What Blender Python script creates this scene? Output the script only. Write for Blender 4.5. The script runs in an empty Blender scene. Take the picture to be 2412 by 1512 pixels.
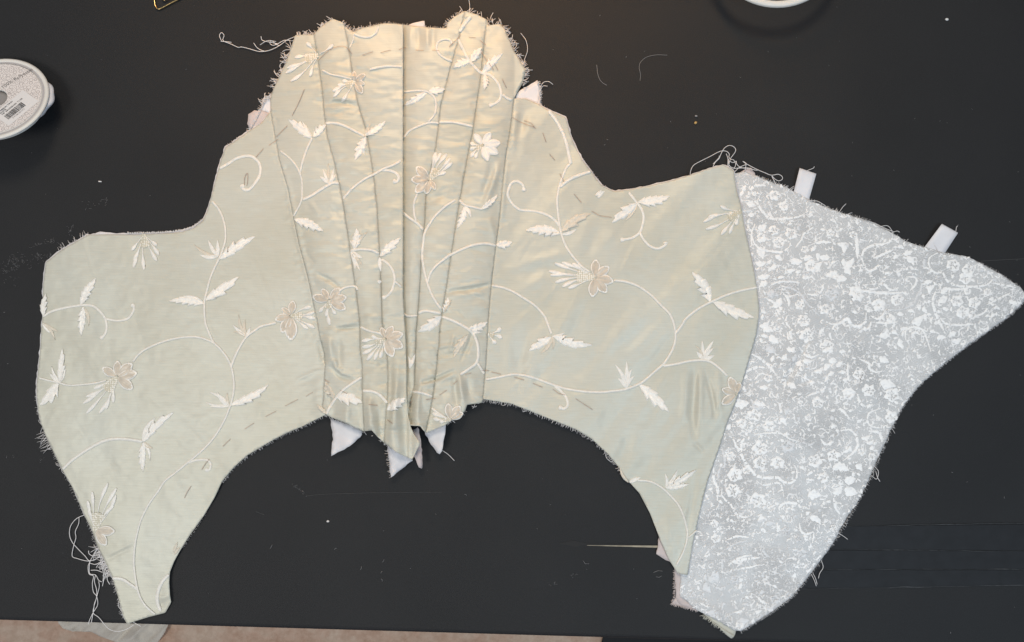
import bpy, math, random
import numpy as np
from mathutils import Vector, Matrix
from mathutils.geometry import delaunay_2d_cdt

# ------------------------------------------------------------------ camera, world, lamps, exposure
S = 0.00035          # metres on the table per unit of the measured drawing
HC = 0.65            # height of the camera above the table
sc = bpy.context.scene
col = sc.collection
cam_d = bpy.data.cameras.new('camera'); cam = bpy.data.objects.new('camera', cam_d); col.objects.link(cam)
cam.location = (0, 0, HC)
cam_d.sensor_width = 36.0
cam_d.lens = 36.0 * HC / (2411 * S)
cam_d.clip_start = 0.01; cam_d.clip_end = 20
sc.camera = cam
w = bpy.data.worlds.new('World'); sc.world = w; w.use_nodes = True
bg = w.node_tree.nodes['Background']
bg.inputs['Color'].default_value = (0.72, 0.80, 1.0, 1); bg.inputs['Strength'].default_value = 0.24

def area(name, loc, target, size, power, color, spread=180):
    l = bpy.data.lights.new(name, 'AREA'); l.shape = 'SQUARE'; l.size = size; l.energy = power; l.color = color
    l.spread = math.radians(spread)
    o = bpy.data.objects.new(name, l); col.objects.link(o); o.location = loc
    o.rotation_euler = (Vector(target) - Vector(loc)).to_track_quat('-Z', 'Y').to_euler()
    return o
area('ceiling_lamp', (-0.05, 1.05, 1.50), (0.0, 0.05, 0), 0.46, 12.2, (1.0, 0.86, 0.66))
area('ceiling_lamp_far', (0.75, -0.65, 1.70), (0.3, -0.20, 0), 0.60, 9.2, (0.68, 0.87, 1.0))
area('sewing_lamp', (-0.08, 0.80, 0.50), (-0.06, 0.36, 0), 0.14, 0.34, (1.0, 0.44, 0.07), spread=52)
area('room_fill', (-0.90, -0.60, 1.80), (-0.30, -0.25, 0), 0.60, 13.2, (1.0, 0.945, 0.85))  # added fill from the viewer's side, brightens the floor and left wing
vs = sc.view_settings
vs.view_transform = 'Standard'; vs.look = 'None'; vs.exposure = 0.05; vs.gamma = 1.0; vs.use_curve_mapping = False

random.seed(7)
rng = np.random.default_rng(7)

# ------------------------------------------------------------------ helpers
def at(px, py, z=0.0):
    """drawing units -> metres, for a point at height z (metres) above the table"""
    f = 1.0 - z / HC
    return ((px - 1205.5) * S * f, (756.0 - py) * S * f, z)

def at_arr(P, z):
    f = 1.0 - z / HC
    return np.stack([(P[:, 0] - 1205.5) * S * f, (756.0 - P[:, 1]) * S * f, z], 1)

def mesh_obj(name, verts, faces, mat, parent=None, smooth=True, uvs=None, mats=None, midx=None):
    me = bpy.data.meshes.new(name)
    me.from_pydata([tuple(map(float, v)) for v in verts], [], [tuple(map(int, f)) for f in faces])
    for m in (mats or [mat]):
        me.materials.append(m)
    if smooth:
        me.polygons.foreach_set('use_smooth', [True] * len(me.polygons))
    if midx is not None:
        me.polygons.foreach_set('material_index', [int(i) for i in midx])
    if uvs is not None:
        uvl = me.uv_layers.new(name='UVMap')
        vi = np.zeros(len(me.loops), int); me.loops.foreach_get('vertex_index', vi)
        uvl.data.foreach_set('uv', np.asarray(uvs, float)[vi].ravel())
    me.update()
    o = bpy.data.objects.new(name, me); col.objects.link(o)
    if parent is not None:
        o.parent = parent
    return o

def tag(o, label=None, cat=None, group=None, kind=None):
    if label: o['label'] = label
    if cat: o['category'] = cat
    if group: o['group'] = group
    if kind: o['kind'] = kind
    return o

def empty(name, loc=(0, 0, 0)):
    o = bpy.data.objects.new(name, None); o.empty_display_size = 0.02; col.objects.link(o); o.location = loc
    return o

def catmull(pts, step=3.0, closed=False):
    P = np.asarray(pts, float)
    if len(P) < 3:
        n = max(2, int(np.linalg.norm(P[1] - P[0]) / step) + 1)
        t = np.linspace(0, 1, n)[:, None]
        return P[0] * (1 - t) + P[1] * t
    Q = np.vstack([2 * P[0] - P[1], P, 2 * P[-1] - P[-2]])
    out = []
    for i in range(1, len(Q) - 2):
        p0, p1, p2, p3 = Q[i - 1], Q[i], Q[i + 1], Q[i + 2]
        n = max(2, int(np.linalg.norm(p2 - p1) / step) + 1)
        t = np.linspace(0, 1, n, endpoint=False)[:, None]
        out.append(0.5 * ((2 * p1) + (p2 - p0) * t + (2 * p0 - 5 * p1 + 4 * p2 - p3) * t ** 2 + (3 * p1 - p0 - 3 * p2 + p3) * t ** 3))
    out.append(P[-1:])
    return np.vstack(out)

def resample(pts, step):
    P = np.asarray(pts, float)
    d = np.r_[0, np.cumsum(np.linalg.norm(np.diff(P, axis=0), axis=1))]
    n = max(2, int(round(d[-1] / step)) + 1)
    t = np.linspace(0, d[-1], n)
    return np.stack([np.interp(t, d, P[:, k]) for k in range(P.shape[1])], 1)

def seg_dist(P, line):
    """distance of points to a polyline and the relative position of the foot along it"""
    L = np.asarray(line, float)
    best = np.full(len(P), 1e9); tt = np.zeros(len(P))
    ln = np.r_[0, np.cumsum(np.linalg.norm(np.diff(L, axis=0), axis=1))]
    for i in range(len(L) - 1):
        a, b = L[i], L[i + 1]; ab = b - a
        t = np.clip(((P - a) @ ab) / max(ab @ ab, 1e-9), 0, 1)
        d = np.linalg.norm(P - (a + t[:, None] * ab), axis=1)
        m = d < best
        best[m] = d[m]; tt[m] = (ln[i] + t[m] * (ln[i + 1] - ln[i])) / ln[-1]
    return best, tt

def inside(P, poly):
    P = np.asarray(P, float); poly = np.asarray(poly, float)
    x, y = P[:, 0], P[:, 1]; r = np.zeros(len(P), bool); j = len(poly) - 1
    for i in range(len(poly)):
        xi, yi = poly[i]; xj, yj = poly[j]
        c = ((yi > y) != (yj > y)) & (x < (xj - xi) * (y - yi) / ((yj - yi) if yj != yi else 1e-9) + xi)
        r ^= c; j = i
    return r

LAT = rng.random((64, 64))
def vnoise(x, y, seed=0):
    x = x + seed * 13.37; y = y + seed * 7.91
    xi = np.floor(x).astype(int); yi = np.floor(y).astype(int)
    fx = x - xi; fy = y - yi
    fx = fx * fx * (3 - 2 * fx); fy = fy * fy * (3 - 2 * fy)
    g = lambda a, b: LAT[a % 64, b % 64]
    return (g(xi, yi) * (1 - fx) + g(xi + 1, yi) * fx) * (1 - fy) + (g(xi, yi + 1) * (1 - fx) + g(xi + 1, yi + 1) * fx) * fy - 0.5

def sstep(a, b, x):
    t = np.clip((x - a) / (b - a), 0, 1)
    return t * t * (3 - 2 * t)

# ------------------------------------------------------------------ materials
def nodes_of(name):
    m = bpy.data.materials.new(name); m.use_nodes = True
    nt = m.node_tree; b = nt.nodes['Principled BSDF']
    return m, nt, b

def N(nt, kind, **kw):
    n = nt.nodes.new(kind)
    for k, v in kw.items():
        if k.startswith('i_'):
            n.inputs[k[2:].replace('_', ' ')].default_value = v
        else:
            setattr(n, k, v)
    return n

def link(nt, a, b): nt.links.new(a, b)

def ramp(nt, fac, stops):
    r = N(nt, 'ShaderNodeValToRGB')
    el = r.color_ramp.elements
    while len(el) < len(stops): el.new(0.5)
    for e, (p, c) in zip(el, stops):
        e.position = p; e.color = (*c, 1)
    link(nt, fac, r.inputs['Fac'])
    return r

def coords(nt, scale=(1, 1, 1), rot=(0, 0, 0), uv=False):
    tc = N(nt, 'ShaderNodeTexCoord'); mp = N(nt, 'ShaderNodeMapping')
    mp.inputs['Scale'].default_value = scale; mp.inputs['Rotation'].default_value = rot
    link(nt, tc.outputs['UV' if uv else 'Object'], mp.inputs['Vector'])
    return mp.outputs['Vector']

def bump(nt, b, height, strength, dist, prev=None):
    n = N(nt, 'ShaderNodeBump'); n.inputs['Strength'].default_value = strength; n.inputs['Distance'].default_value = dist
    link(nt, height, n.inputs['Height'])
    if prev is not None: link(nt, prev.outputs['Normal'], n.inputs['Normal'])
    link(nt, n.outputs['Normal'], b.inputs['Normal'])
    return n

def mat_silk():
    m, nt, b = nodes_of('cream_silk')
    v = coords(nt)
    n1 = N(nt, 'ShaderNodeTexNoise'); n1.inputs['Scale'].default_value = 14; n1.inputs['Detail'].default_value = 5
    link(nt, v, n1.inputs['Vector'])
    r = ramp(nt, n1.outputs['Fac'], [(0.30, (0.585, 0.575, 0.49)), (0.52, (0.622, 0.618, 0.543)), (0.72, (0.64, 0.652, 0.592))])
    # slubs along the weft
    vs_ = coords(nt, (60, 1500, 1), (0, 0, 0.05))
    n2 = N(nt, 'ShaderNodeTexNoise'); n2.inputs['Scale'].default_value = 1.0; n2.inputs['Detail'].default_value = 3
    link(nt, vs_, n2.inputs['Vector'])
    mx = N(nt, 'ShaderNodeMix', data_type='RGBA', blend_type='MULTIPLY'); mx.inputs['Factor'].default_value = 0.35
    r2 = ramp(nt, n2.outputs['Fac'], [(0.3, (0.80, 0.78, 0.74)), (0.6, (1, 1, 1))])
    link(nt, r.outputs['Color'], mx.inputs['A']); link(nt, r2.outputs['Color'], mx.inputs['B'])
    link(nt, mx.outputs['Result'], b.inputs['Base Color'])
    b.inputs['Roughness'].default_value = 0.45
    b.inputs['Metallic'].default_value = 0.07
    b.inputs['Specular IOR Level'].default_value = 0.52
    b.inputs['Specular Tint'].default_value = (0.90, 1.0, 0.94, 1)
    b.inputs['Anisotropic'].default_value = 0.35
    b.inputs['Sheen Weight'].default_value = 0.12
    b.inputs['Sheen Roughness'].default_value = 0.4
    b1 = bump(nt, b, n2.outputs['Fac'], 0.30, 0.0004)
    vc = coords(nt, (1, 1, 1))
    n3 = N(nt, 'ShaderNodeTexNoise'); n3.inputs['Scale'].default_value = 70; n3.inputs['Detail'].default_value = 4; n3.inputs['Distortion'].default_value = 1.2
    link(nt, vc, n3.inputs['Vector'])
    bump(nt, b, n3.outputs['Fac'], 0.07, 0.004, b1)
    return m

def mat_thread(name, c, rough=0.36, ridge=6.0, strength=0.4, uv=True, sheen=0.1):
    m, nt, b = nodes_of(name)
    b.inputs['Roughness'].default_value = rough
    b.inputs['Specular IOR Level'].default_value = 0.8
    b.inputs['Sheen Weight'].default_value = sheen
    v = coords(nt)
    n = N(nt, 'ShaderNodeTexNoise'); n.inputs['Scale'].default_value = 420; n.inputs['Detail'].default_value = 2
    link(nt, v, n.inputs['Vector'])
    r = ramp(nt, n.outputs['Fac'], [(0.3, tuple(x * 0.90 for x in c)), (0.62, c)])
    link(nt, r.outputs['Color'], b.inputs['Base Color'])
    if uv:
        u = coords(nt, (ridge, 1, 1), (0, 0, 0), uv=True)
        wv = N(nt, 'ShaderNodeTexWave'); wv.wave_type = 'BANDS'; wv.bands_direction = 'X'
        wv.inputs['Scale'].default_value = 1.0; wv.inputs['Distortion'].default_value = 2.0; wv.inputs['Detail'].default_value = 1
        link(nt, u, wv.inputs['Vector'])
        b1 = bump(nt, b, wv.outputs['Fac'], strength, 0.0004)
        bump(nt, b, n.outputs['Fac'], 0.2, 0.0006, b1)
    else:
        bump(nt, b, n.outputs['Fac'], 0.2, 0.0006)
    return m

def mat_cotton(name, c, rough=0.85, scale=900, strength=0.35):
    m, nt, b = nodes_of(name)
    v = coords(nt)
    n = N(nt, 'ShaderNodeTexNoise'); n.inputs['Scale'].default_value = scale; n.inputs['Detail'].default_value = 3
    link(nt, v, n.inputs['Vector'])
    n2 = N(nt, 'ShaderNodeTexNoise'); n2.inputs['Scale'].default_value = 45; n2.inputs['Detail'].default_value = 3
    link(nt, v, n2.inputs['Vector'])
    r = ramp(nt, n2.outputs['Fac'], [(0.3, tuple(x * 0.86 for x in c)), (0.7, c)])
    link(nt, r.outputs['Color'], b.inputs['Base Color'])
    b.inputs['Roughness'].default_value = rough
    b.inputs['Sheen Weight'].default_value = 0.15
    b1 = bump(nt, b, n.outputs['Fac'], strength, 0.0006)
    bump(nt, b, n2.outputs['Fac'], 0.2, 0.004, b1)
    return m

def mat_brocade():
    m, nt, b = nodes_of('pale_grey_satin')
    v = coords(nt)
    n = N(nt, 'ShaderNodeTexNoise'); n.inputs['Scale'].default_value = 26; n.inputs['Detail'].default_value = 5
    link(nt, v, n.inputs['Vector'])
    r = ramp(nt, n.outputs['Fac'], [(0.3, (0.57, 0.585, 0.60)), (0.7, (0.67, 0.68, 0.69))])
    masks = []
    for sc_, ds_, w_ in ((92, 2.4, 0.034), (150, 1.7, 0.030)):
        nc = N(nt, 'ShaderNodeTexNoise'); nc.inputs['Scale'].default_value = sc_; nc.inputs['Detail'].default_value = 0.4; nc.inputs['Distortion'].default_value = ds_
        link(nt, v, nc.inputs['Vector'])
        sb = N(nt, 'ShaderNodeMath', operation='SUBTRACT'); sb.inputs[1].default_value = 0.5; link(nt, nc.outputs['Fac'], sb.inputs[0])
        ab = N(nt, 'ShaderNodeMath', operation='ABSOLUTE'); link(nt, sb.outputs['Value'], ab.inputs[0])
        m1 = N(nt, 'ShaderNodeMapRange'); m1.inputs['From Min'].default_value = w_; m1.inputs['From Max'].default_value = w_ * 0.55
        link(nt, ab.outputs['Value'], m1.inputs['Value']); masks.append(m1)
    ng = N(nt, 'ShaderNodeTexNoise'); ng.inputs['Scale'].default_value = 42; ng.inputs['Detail'].default_value = 2; link(nt, v, ng.inputs['Vector'])
    mg = N(nt, 'ShaderNodeMapRange'); mg.inputs['From Min'].default_value = 0.30; mg.inputs['From Max'].default_value = 0.46; link(nt, ng.outputs['Fac'], mg.inputs['Value'])
    mm = N(nt, 'ShaderNodeMath', operation='MAXIMUM'); link(nt, masks[0].outputs['Result'], mm.inputs[0]); link(nt, masks[1].outputs['Result'], mm.inputs[1])
    mk = N(nt, 'ShaderNodeMath', operation='MULTIPLY'); link(nt, mm.outputs['Value'], mk.inputs[0]); link(nt, mg.outputs['Result'], mk.inputs[1])
    mxs = N(nt, 'ShaderNodeMix', data_type='RGBA'); mxs.inputs['B'].default_value = (0.97, 0.975, 0.985, 1)
    link(nt, mk.outputs['Value'], mxs.inputs['Factor']); link(nt, r.outputs['Color'], mxs.inputs['A'])
    link(nt, mxs.outputs['Result'], b.inputs['Base Color'])
    b.inputs['Roughness'].default_value = 0.42; b.inputs['Specular IOR Level'].default_value = 0.6
    vw = coords(nt, (1, 1, 1), (0, 0, math.radians(112)))
    wv = N(nt, 'ShaderNodeTexWave'); wv.bands_direction = 'X'; wv.inputs['Scale'].default_value = 230
    wv.inputs['Distortion'].default_value = 2.5; wv.inputs['Detail'].default_value = 2; wv.inputs['Detail Scale'].default_value = 3
    link(nt, vw, wv.inputs['Vector'])
    nm = N(nt, 'ShaderNodeTexNoise'); nm.inputs['Scale'].default_value = 30; nm.inputs['Detail'].default_value = 2
    link(nt, v, nm.inputs['Vector'])
    mr = N(nt, 'ShaderNodeMapRange'); mr.inputs['From Min'].default_value = 0.45; mr.inputs['From Max'].default_value = 0.62
    link(nt, nm.outputs['Fac'], mr.inputs['Value'])
    mu = N(nt, 'ShaderNodeMath', operation='MULTIPLY')
    link(nt, wv.outputs['Fac'], mu.inputs[0]); link(nt, mr.outputs['Result'], mu.inputs[1])
    b1 = bump(nt, b, mu.outputs['Value'], 0.5, 0.0007)
    n3 = N(nt, 'ShaderNodeTexNoise'); n3.inputs['Scale'].default_value = 120; n3.inputs['Detail'].default_value = 4
    link(nt, v, n3.inputs['Vector'])
    b2 = bump(nt, b, n3.outputs['Fac'], 0.25, 0.002, b1)
    bump(nt, b, mk.outputs['Value'], 0.7, 0.0004, b2)
    return m

def mat_table():
    m, nt, b = nodes_of('black_vinyl')
    v = coords(nt)
    n = N(nt, 'ShaderNodeTexNoise'); n.inputs['Scale'].default_value = 9; n.inputs['Detail'].default_value = 6
    link(nt, v, n.inputs['Vector'])
    r = ramp(nt, n.outputs['Fac'], [(0.3, (0.0102, 0.0108, 0.0122)), (0.7, (0.0142, 0.0148, 0.0162))])
    # fine pale dust in the weave
    n2 = N(nt, 'ShaderNodeTexNoise'); n2.inputs['Scale'].default_value = 1500; n2.inputs['Detail'].default_value = 2
    link(nt, v, n2.inputs['Vector'])
    mr = N(nt, 'ShaderNodeMapRange'); mr.inputs['From Min'].default_value = 0.45; mr.inputs['From Max'].default_value = 0.85
    mr.inputs['To Max'].default_value = 0.35
    link(nt, n2.outputs['Fac'], mr.inputs['Value'])
    mx = N(nt, 'ShaderNodeMix', data_type='RGBA'); mx.inputs['B'].default_value = (0.050, 0.053, 0.060, 1)
    link(nt, mr.outputs['Result'], mx.inputs['Factor']); link(nt, r.outputs['Color'], mx.inputs['A'])
    link(nt, mx.outputs['Result'], b.inputs['Base Color'])
    b.inputs['Roughness'].default_value = 0.60; b.inputs['Specular IOR Level'].default_value = 0.33
    vw = coords(nt, (1, 1, 1), (0, 0, math.radians(38)))
    wv = N(nt, 'ShaderNodeTexWave'); wv.bands_direction = 'X'; wv.inputs['Scale'].default_value = 520; wv.inputs['Distortion'].default_value = 1.0
    link(nt, vw, wv.inputs['Vector'])
    b1 = bump(nt, b, wv.outputs['Fac'], 0.25, 0.0003)
    bump(nt, b, n2.outputs['Fac'], 0.35, 0.0005, b1)
    return m

def mat_floor():
    m, nt, b = nodes_of('mottled_floor')
    v = coords(nt)
    n = N(nt, 'ShaderNodeTexNoise'); n.inputs['Scale'].default_value = 14; n.inputs['Detail'].default_value = 8; n.inputs['Roughness'].default_value = 0.7
    link(nt, v, n.inputs['Vector'])
    r = ramp(nt, n.outputs['Fac'], [(0.32, (0.58, 0.34, 0.22)), (0.47, (0.74, 0.50, 0.36)), (0.60, (0.80, 0.60, 0.45)), (0.75, (0.68, 0.43, 0.29))])
    n2 = N(nt, 'ShaderNodeTexNoise'); n2.inputs['Scale'].default_value = 110; n2.inputs['Detail'].default_value = 4
    link(nt, v, n2.inputs['Vector'])
    r2 = ramp(nt, n2.outputs['Fac'], [(0.35, (0.78, 0.74, 0.70)), (0.65, (1, 1, 1))])
    mx = N(nt, 'ShaderNodeMix', data_type='RGBA', blend_type='MULTIPLY'); mx.inputs['Factor'].default_value = 0.7
    link(nt, r.outputs['Color'], mx.inputs['A']); link(nt, r2.outputs['Color'], mx.inputs['B'])
    link(nt, mx.outputs['Result'], b.inputs['Base Color'])
    b.inputs['Roughness'].default_value = 0.55
    return m

def mat_plain(name, c, rough=0.5, metal=0.0, spec=0.5, vary=0.12, scale=60, trans=0.0):
    m, nt, b = nodes_of(name)
    v = coords(nt)
    n = N(nt, 'ShaderNodeTexNoise'); n.inputs['Scale'].default_value = scale; n.inputs['Detail'].default_value = 4
    link(nt, v, n.inputs['Vector'])
    r = ramp(nt, n.outputs['Fac'], [(0.3, tuple(x * (1 - vary) for x in c)), (0.7, c)])
    link(nt, r.outputs['Color'], b.inputs['Base Color'])
    b.inputs['Roughness'].default_value = rough; b.inputs['Metallic'].default_value = metal
    b.inputs['Specular IOR Level'].default_value = spec
    b.inputs['Transmission Weight'].default_value = trans
    return m

def mat_label():
    m, nt, b = nodes_of('printed_card')
    v = coords(nt, (1, 1, 1))
    vo = N(nt, 'ShaderNodeTexVoronoi'); vo.feature = 'F1'; vo.inputs['Scale'].default_value = 270; vo.inputs['Randomness'].default_value = 0.45
    link(nt, v, vo.inputs['Vector'])
    mu = N(nt, 'ShaderNodeMath', operation='MULTIPLY'); mu.inputs[1].default_value = 17.0
    link(nt, vo.outputs['Distance'], mu.inputs[0])
    si = N(nt, 'ShaderNodeMath', operation='SINE'); link(nt, mu.outputs['Value'], si.inputs[0])
    r = ramp(nt, si.outputs['Value'], [(0.42, (0.80, 0.75, 0.73)), (0.62, (0.50, 0.46, 0.45))])
    link(nt, r.outputs['Color'], b.inputs['Base Color'])
    b.inputs['Roughness'].default_value = 0.6
    return m

SILK = mat_silk()
STITCH = mat_thread('ivory_stitch', (0.96, 0.94, 0.89), rough=0.3)
STITCH2 = mat_thread('beige_stitch', (0.78, 0.72, 0.61))
CORD = mat_thread('ivory_cord', (0.94, 0.915, 0.85), ridge=0.23, strength=0.45)
PETAL = mat_plain('blush_satin', (0.71, 0.64, 0.54), rough=0.34, vary=0.22, scale=260)
def mat_net():
    m, nt, b = nodes_of('ivory_netting')
    v = coords(nt)
    vo = N(nt, 'ShaderNodeTexVoronoi'); vo.inputs['Scale'].default_value = 620; vo.inputs['Randomness'].default_value = 0.35
    link(nt, v, vo.inputs['Vector'])
    r = ramp(nt, vo.outputs['Distance'], [(0.30, (0.93, 0.90, 0.82)), (0.52, (0.60, 0.57, 0.46))])
    link(nt, r.outputs['Color'], b.inputs['Base Color'])
    b.inputs['Roughness'].default_value = 0.4
    inv = N(nt, 'ShaderNodeMath', operation='SUBTRACT'); inv.inputs[0].default_value = 1.0
    link(nt, vo.outputs['Distance'], inv.inputs[1])
    bump(nt, b, inv.outputs['Value'], 0.6, 0.0008)
    return m
NET = mat_net()
BROWN = mat_thread('brown_thread', (0.50, 0.33, 0.25), uv=False)
WHITE_T = mat_thread('white_thread', (0.82, 0.80, 0.80), rough=0.6, uv=False)
COTTON = mat_cotton('white_cotton', (0.85, 0.84, 0.87))
PINKC = mat_cotton('pink_lining', (0.68, 0.60, 0.59))
SAGE = mat_cotton('sage_lining', (0.60, 0.60, 0.53))
BROC = mat_brocade()
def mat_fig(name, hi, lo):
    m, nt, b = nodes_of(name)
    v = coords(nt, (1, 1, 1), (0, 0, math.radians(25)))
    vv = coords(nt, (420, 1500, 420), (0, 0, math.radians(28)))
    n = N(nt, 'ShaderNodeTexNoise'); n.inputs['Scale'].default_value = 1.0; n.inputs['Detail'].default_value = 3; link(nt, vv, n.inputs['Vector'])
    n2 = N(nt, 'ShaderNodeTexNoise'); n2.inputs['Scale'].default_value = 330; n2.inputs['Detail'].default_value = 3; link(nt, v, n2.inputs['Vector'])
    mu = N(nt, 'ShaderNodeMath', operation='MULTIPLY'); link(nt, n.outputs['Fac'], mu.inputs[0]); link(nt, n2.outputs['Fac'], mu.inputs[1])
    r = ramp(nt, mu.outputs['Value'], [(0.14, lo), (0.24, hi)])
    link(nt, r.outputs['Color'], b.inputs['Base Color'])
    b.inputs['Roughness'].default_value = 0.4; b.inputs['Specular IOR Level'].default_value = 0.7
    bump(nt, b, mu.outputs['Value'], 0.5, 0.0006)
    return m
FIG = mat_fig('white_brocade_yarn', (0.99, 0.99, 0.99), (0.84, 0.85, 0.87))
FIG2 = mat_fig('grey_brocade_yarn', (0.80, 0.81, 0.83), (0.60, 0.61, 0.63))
RIBBON = mat_cotton('white_ribbon', (0.86, 0.86, 0.90), rough=0.5, scale=1400, strength=0.2)
TABLE = mat_table()
FLOOR = mat_floor()
GOLD = mat_plain('brass_wire', (0.80, 0.58, 0.26), rough=0.25, metal=1.0)
PLASTIC = mat_plain('white_plastic', (0.80, 0.78, 0.74), rough=0.4, vary=0.05)
GREYPL = mat_plain('grey_hub', (0.30, 0.285, 0.28), rough=0.6, vary=0.1)
GREYRING = mat_plain('grey_card', (0.48, 0.46, 0.47), rough=0.6, vary=0.08)
LABEL = mat_label()
STICKER = mat_plain('white_paper', (0.80, 0.78, 0.78), rough=0.6, vary=0.04)
INK = mat_plain('black_ink', (0.03, 0.03, 0.035), rough=0.6)
INKG = mat_plain('grey_ink', (0.20, 0.19, 0.19), rough=0.6)
TAPE = mat_plain('black_tape', (0.0155, 0.017, 0.0205), rough=0.60, vary=0.3, scale=90, spec=0.30)
TAPEE = mat_plain('painted_edge_light', (0.060, 0.064, 0.070), rough=0.7, vary=0.7, scale=240)  # pale colour stands for light caught along the tape edges
CORE = mat_plain('pale_board', (0.42, 0.38, 0.30), rough=0.8, vary=0.4, scale=120)
LINT = mat_plain('grey_lint', (0.34, 0.34, 0.35), rough=0.9)
DUST = mat_plain('faint_dust', (0.085, 0.085, 0.088), rough=0.9, vary=0.3, scale=300)
CLOTHF = mat_cotton('pale_organza', (0.90, 0.81, 0.68), rough=0.6)
MATF = mat_plain('black_rubber', (0.012, 0.012, 0.013), rough=0.7)
CRUMB = mat_plain('golden_crumb', (0.62, 0.42, 0.16), rough=0.6)
BEAD = mat_plain('white_bead', (0.85, 0.85, 0.85), rough=0.3)

# ------------------------------------------------------------------ the setting: table and floor
def box_from_poly(name, poly, z0, z1, mat, parent=None):
    n = len(poly)
    vs_ = [at(px, py)[:2] + (z0,) for px, py in poly] + [at(px, py)[:2] + (z1,) for px, py in poly]
    fs = [tuple(range(n))[::-1], tuple(range(n, 2 * n))] + [(i, (i + 1) % n, n + (i + 1) % n, n + i) for i in range(n)]
    return mesh_obj(name, vs_, fs, mat, parent, smooth=False)

table_poly = [(-900, 1463 - 26), (3500, 1463 + 101), (3500, -1100), (-900, -1100)]
table = box_from_poly('table_top', table_poly, -0.032, 0.0, TABLE)
bv = table.modifiers.new('bevel', 'BEVEL'); bv.width = 0.004; bv.segments = 4
tag(table, 'black vinyl covered work table under the bodice', 'table', kind='structure')
fl = mesh_obj('floor', [(-3, -3, -0.75), (3, -3, -0.75), (3, 3, -0.75), (-3, 3, -0.75)], [(0, 1, 2, 3)], FLOOR, smooth=False)
tag(fl, 'mottled brown floor below the table edge', 'floor', kind='structure')

def strip(name, pts, widths, z, mat, parent=None, thick=0.0):
    P = np.asarray(pts, float); T = np.gradient(P, axis=0); T /= np.linalg.norm(T, axis=1)[:, None] + 1e-9
    Nn = np.stack([-T[:, 1], T[:, 0]], 1); W = np.broadcast_to(np.asarray(widths, float), (len(P),))
    a = P + Nn * W[:, None] / 2; b = P - Nn * W[:, None] / 2
    V = [at(x, y, z) for x, y in a] + [at(x, y, z) for x, y in b]; n = len(P)
    F = [(i, i + 1, n + i + 1, n + i) for i in range(n - 1)]
    F = [f[::-1] for f in F] if False else F
    return mesh_obj(name, V, F, mat, parent, smooth=False)

# strips of tape on the cover, with the light caught on their edges painted as pale lines, at the right below the brocade
rows = [(1240, 1231, 1993), (1294, 1298, 1966), (1341, 1341, 1950), (1386, 1378, 1930)]
for k in range(3):
    (ya, yb, xa), (yc, yd, xc) = rows[k], rows[k + 1]
    box_from_poly('tape_strip', [(xc - 120, yc - 1), (2640, yd - 2), (2640, yb + 1), (xa - 120, ya + 1)], 0.0002, 0.00045 + 0.00008 * k, TAPE, table)
for k, (ya, yb, xa) in enumerate(rows):
    xs = np.linspace(xa - 60, 2640, 90)
    ys = ya + (yb - ya) * (xs - xa) / (2411 - xa) + vnoise(xs / 30, xs * 0 + k, k) * 2.2
    wd = 1.0 + 1.0 * np.clip(vnoise(xs / 45, xs * 0 + 3.3 * k, 5 + k) * 3, -0.8, 1.5)
    strip('tape_edge_light', np.stack([xs, ys], 1), np.clip(wd, 0.35, 2.4), 0.0008, TAPEE, table)
# slit in the cover with the pale board showing
xs = np.linspace(1318, 1600, 60)
strip('slit', np.stack([xs, 1280 + (xs - 1318) * 0.026 + vnoise(xs / 9, xs * 0, 3) * 1.5], 1), 3 + 10 * np.exp(-((xs - 1352) / 14) ** 2) + 2, 0.0003, MATF, table)
xs = np.linspace(1382, 1600, 50)
strip('exposed_board', np.stack([xs, 1284.3 + (xs - 1382) * 0.018], 1), 0.8 + (xs - 1382) * 0.026, 0.0006, CORE, table)
# scratches
for pts, wd in [([(2310, 615), (2380, 611), (2500, 606)], 0.9), ([(722, 1168), (760, 1164), (822, 1162), (900, 1160), (1040, 1159)], 0.7),
                ([(1580, 1376), (1640, 1377), (1720, 1376)], 0.8), ([(603, 1205), (622, 1212)], 1.0)]:
    strip('scratch', catmull(pts, 6), wd, 0.0004, DUST, table)

# ------------------------------------------------------------------ shape of the cloth
SL = [(637, 262), (645, 305), (657.7, 378), (677.7, 445.5), (691.5, 518), (702.7, 573), (715, 618), (727.7, 668), (740, 728), (746.5, 756), (752.7, 793.5), (762.7, 833.5), (765, 856), (762.7, 896), (761.5, 931), (759, 956), (766.5, 977)]
SA = [(739, 81), (744, 115), (750, 150), (759, 212.5), (762.7, 262.5), (770, 320), (785, 375), (800, 438), (811.5, 503), (819, 553), (825, 595.5), (832.7, 648), (840, 698), (846.5, 756), (847.7, 818.5), (852.7, 861), (852.7, 906), (853.5, 956), (856.5, 1016)]
SB = [(811, 62), (819, 100), (826.5, 150), (835, 200), (842.7, 245), (855, 285), (864, 312.5), (874, 378), (881.5, 428), (887.7, 490.5), (891.5, 553), (894, 603), (897.7, 678), (900, 756), (911.5, 838.5), (914, 881), (912.7, 931), (906.5, 993.5), (904, 1043)]
SC_ = [(947.7, 58), (947, 375), (946.5, 700), (950, 756), (952.7, 801), (955, 866), (955, 931), (959, 981)]
SD = [(1095, 26), (1088, 55), (1077.7, 100), (1065, 142.5), (1050, 200), (1037.7, 250), (1032.7, 295), (1025, 355), (1012, 410), (1002.7, 465), (1000, 528), (992.7, 603), (990, 653), (985, 728), (980, 781), (977.7, 856), (975, 906), (966, 950), (960, 985)]
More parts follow.
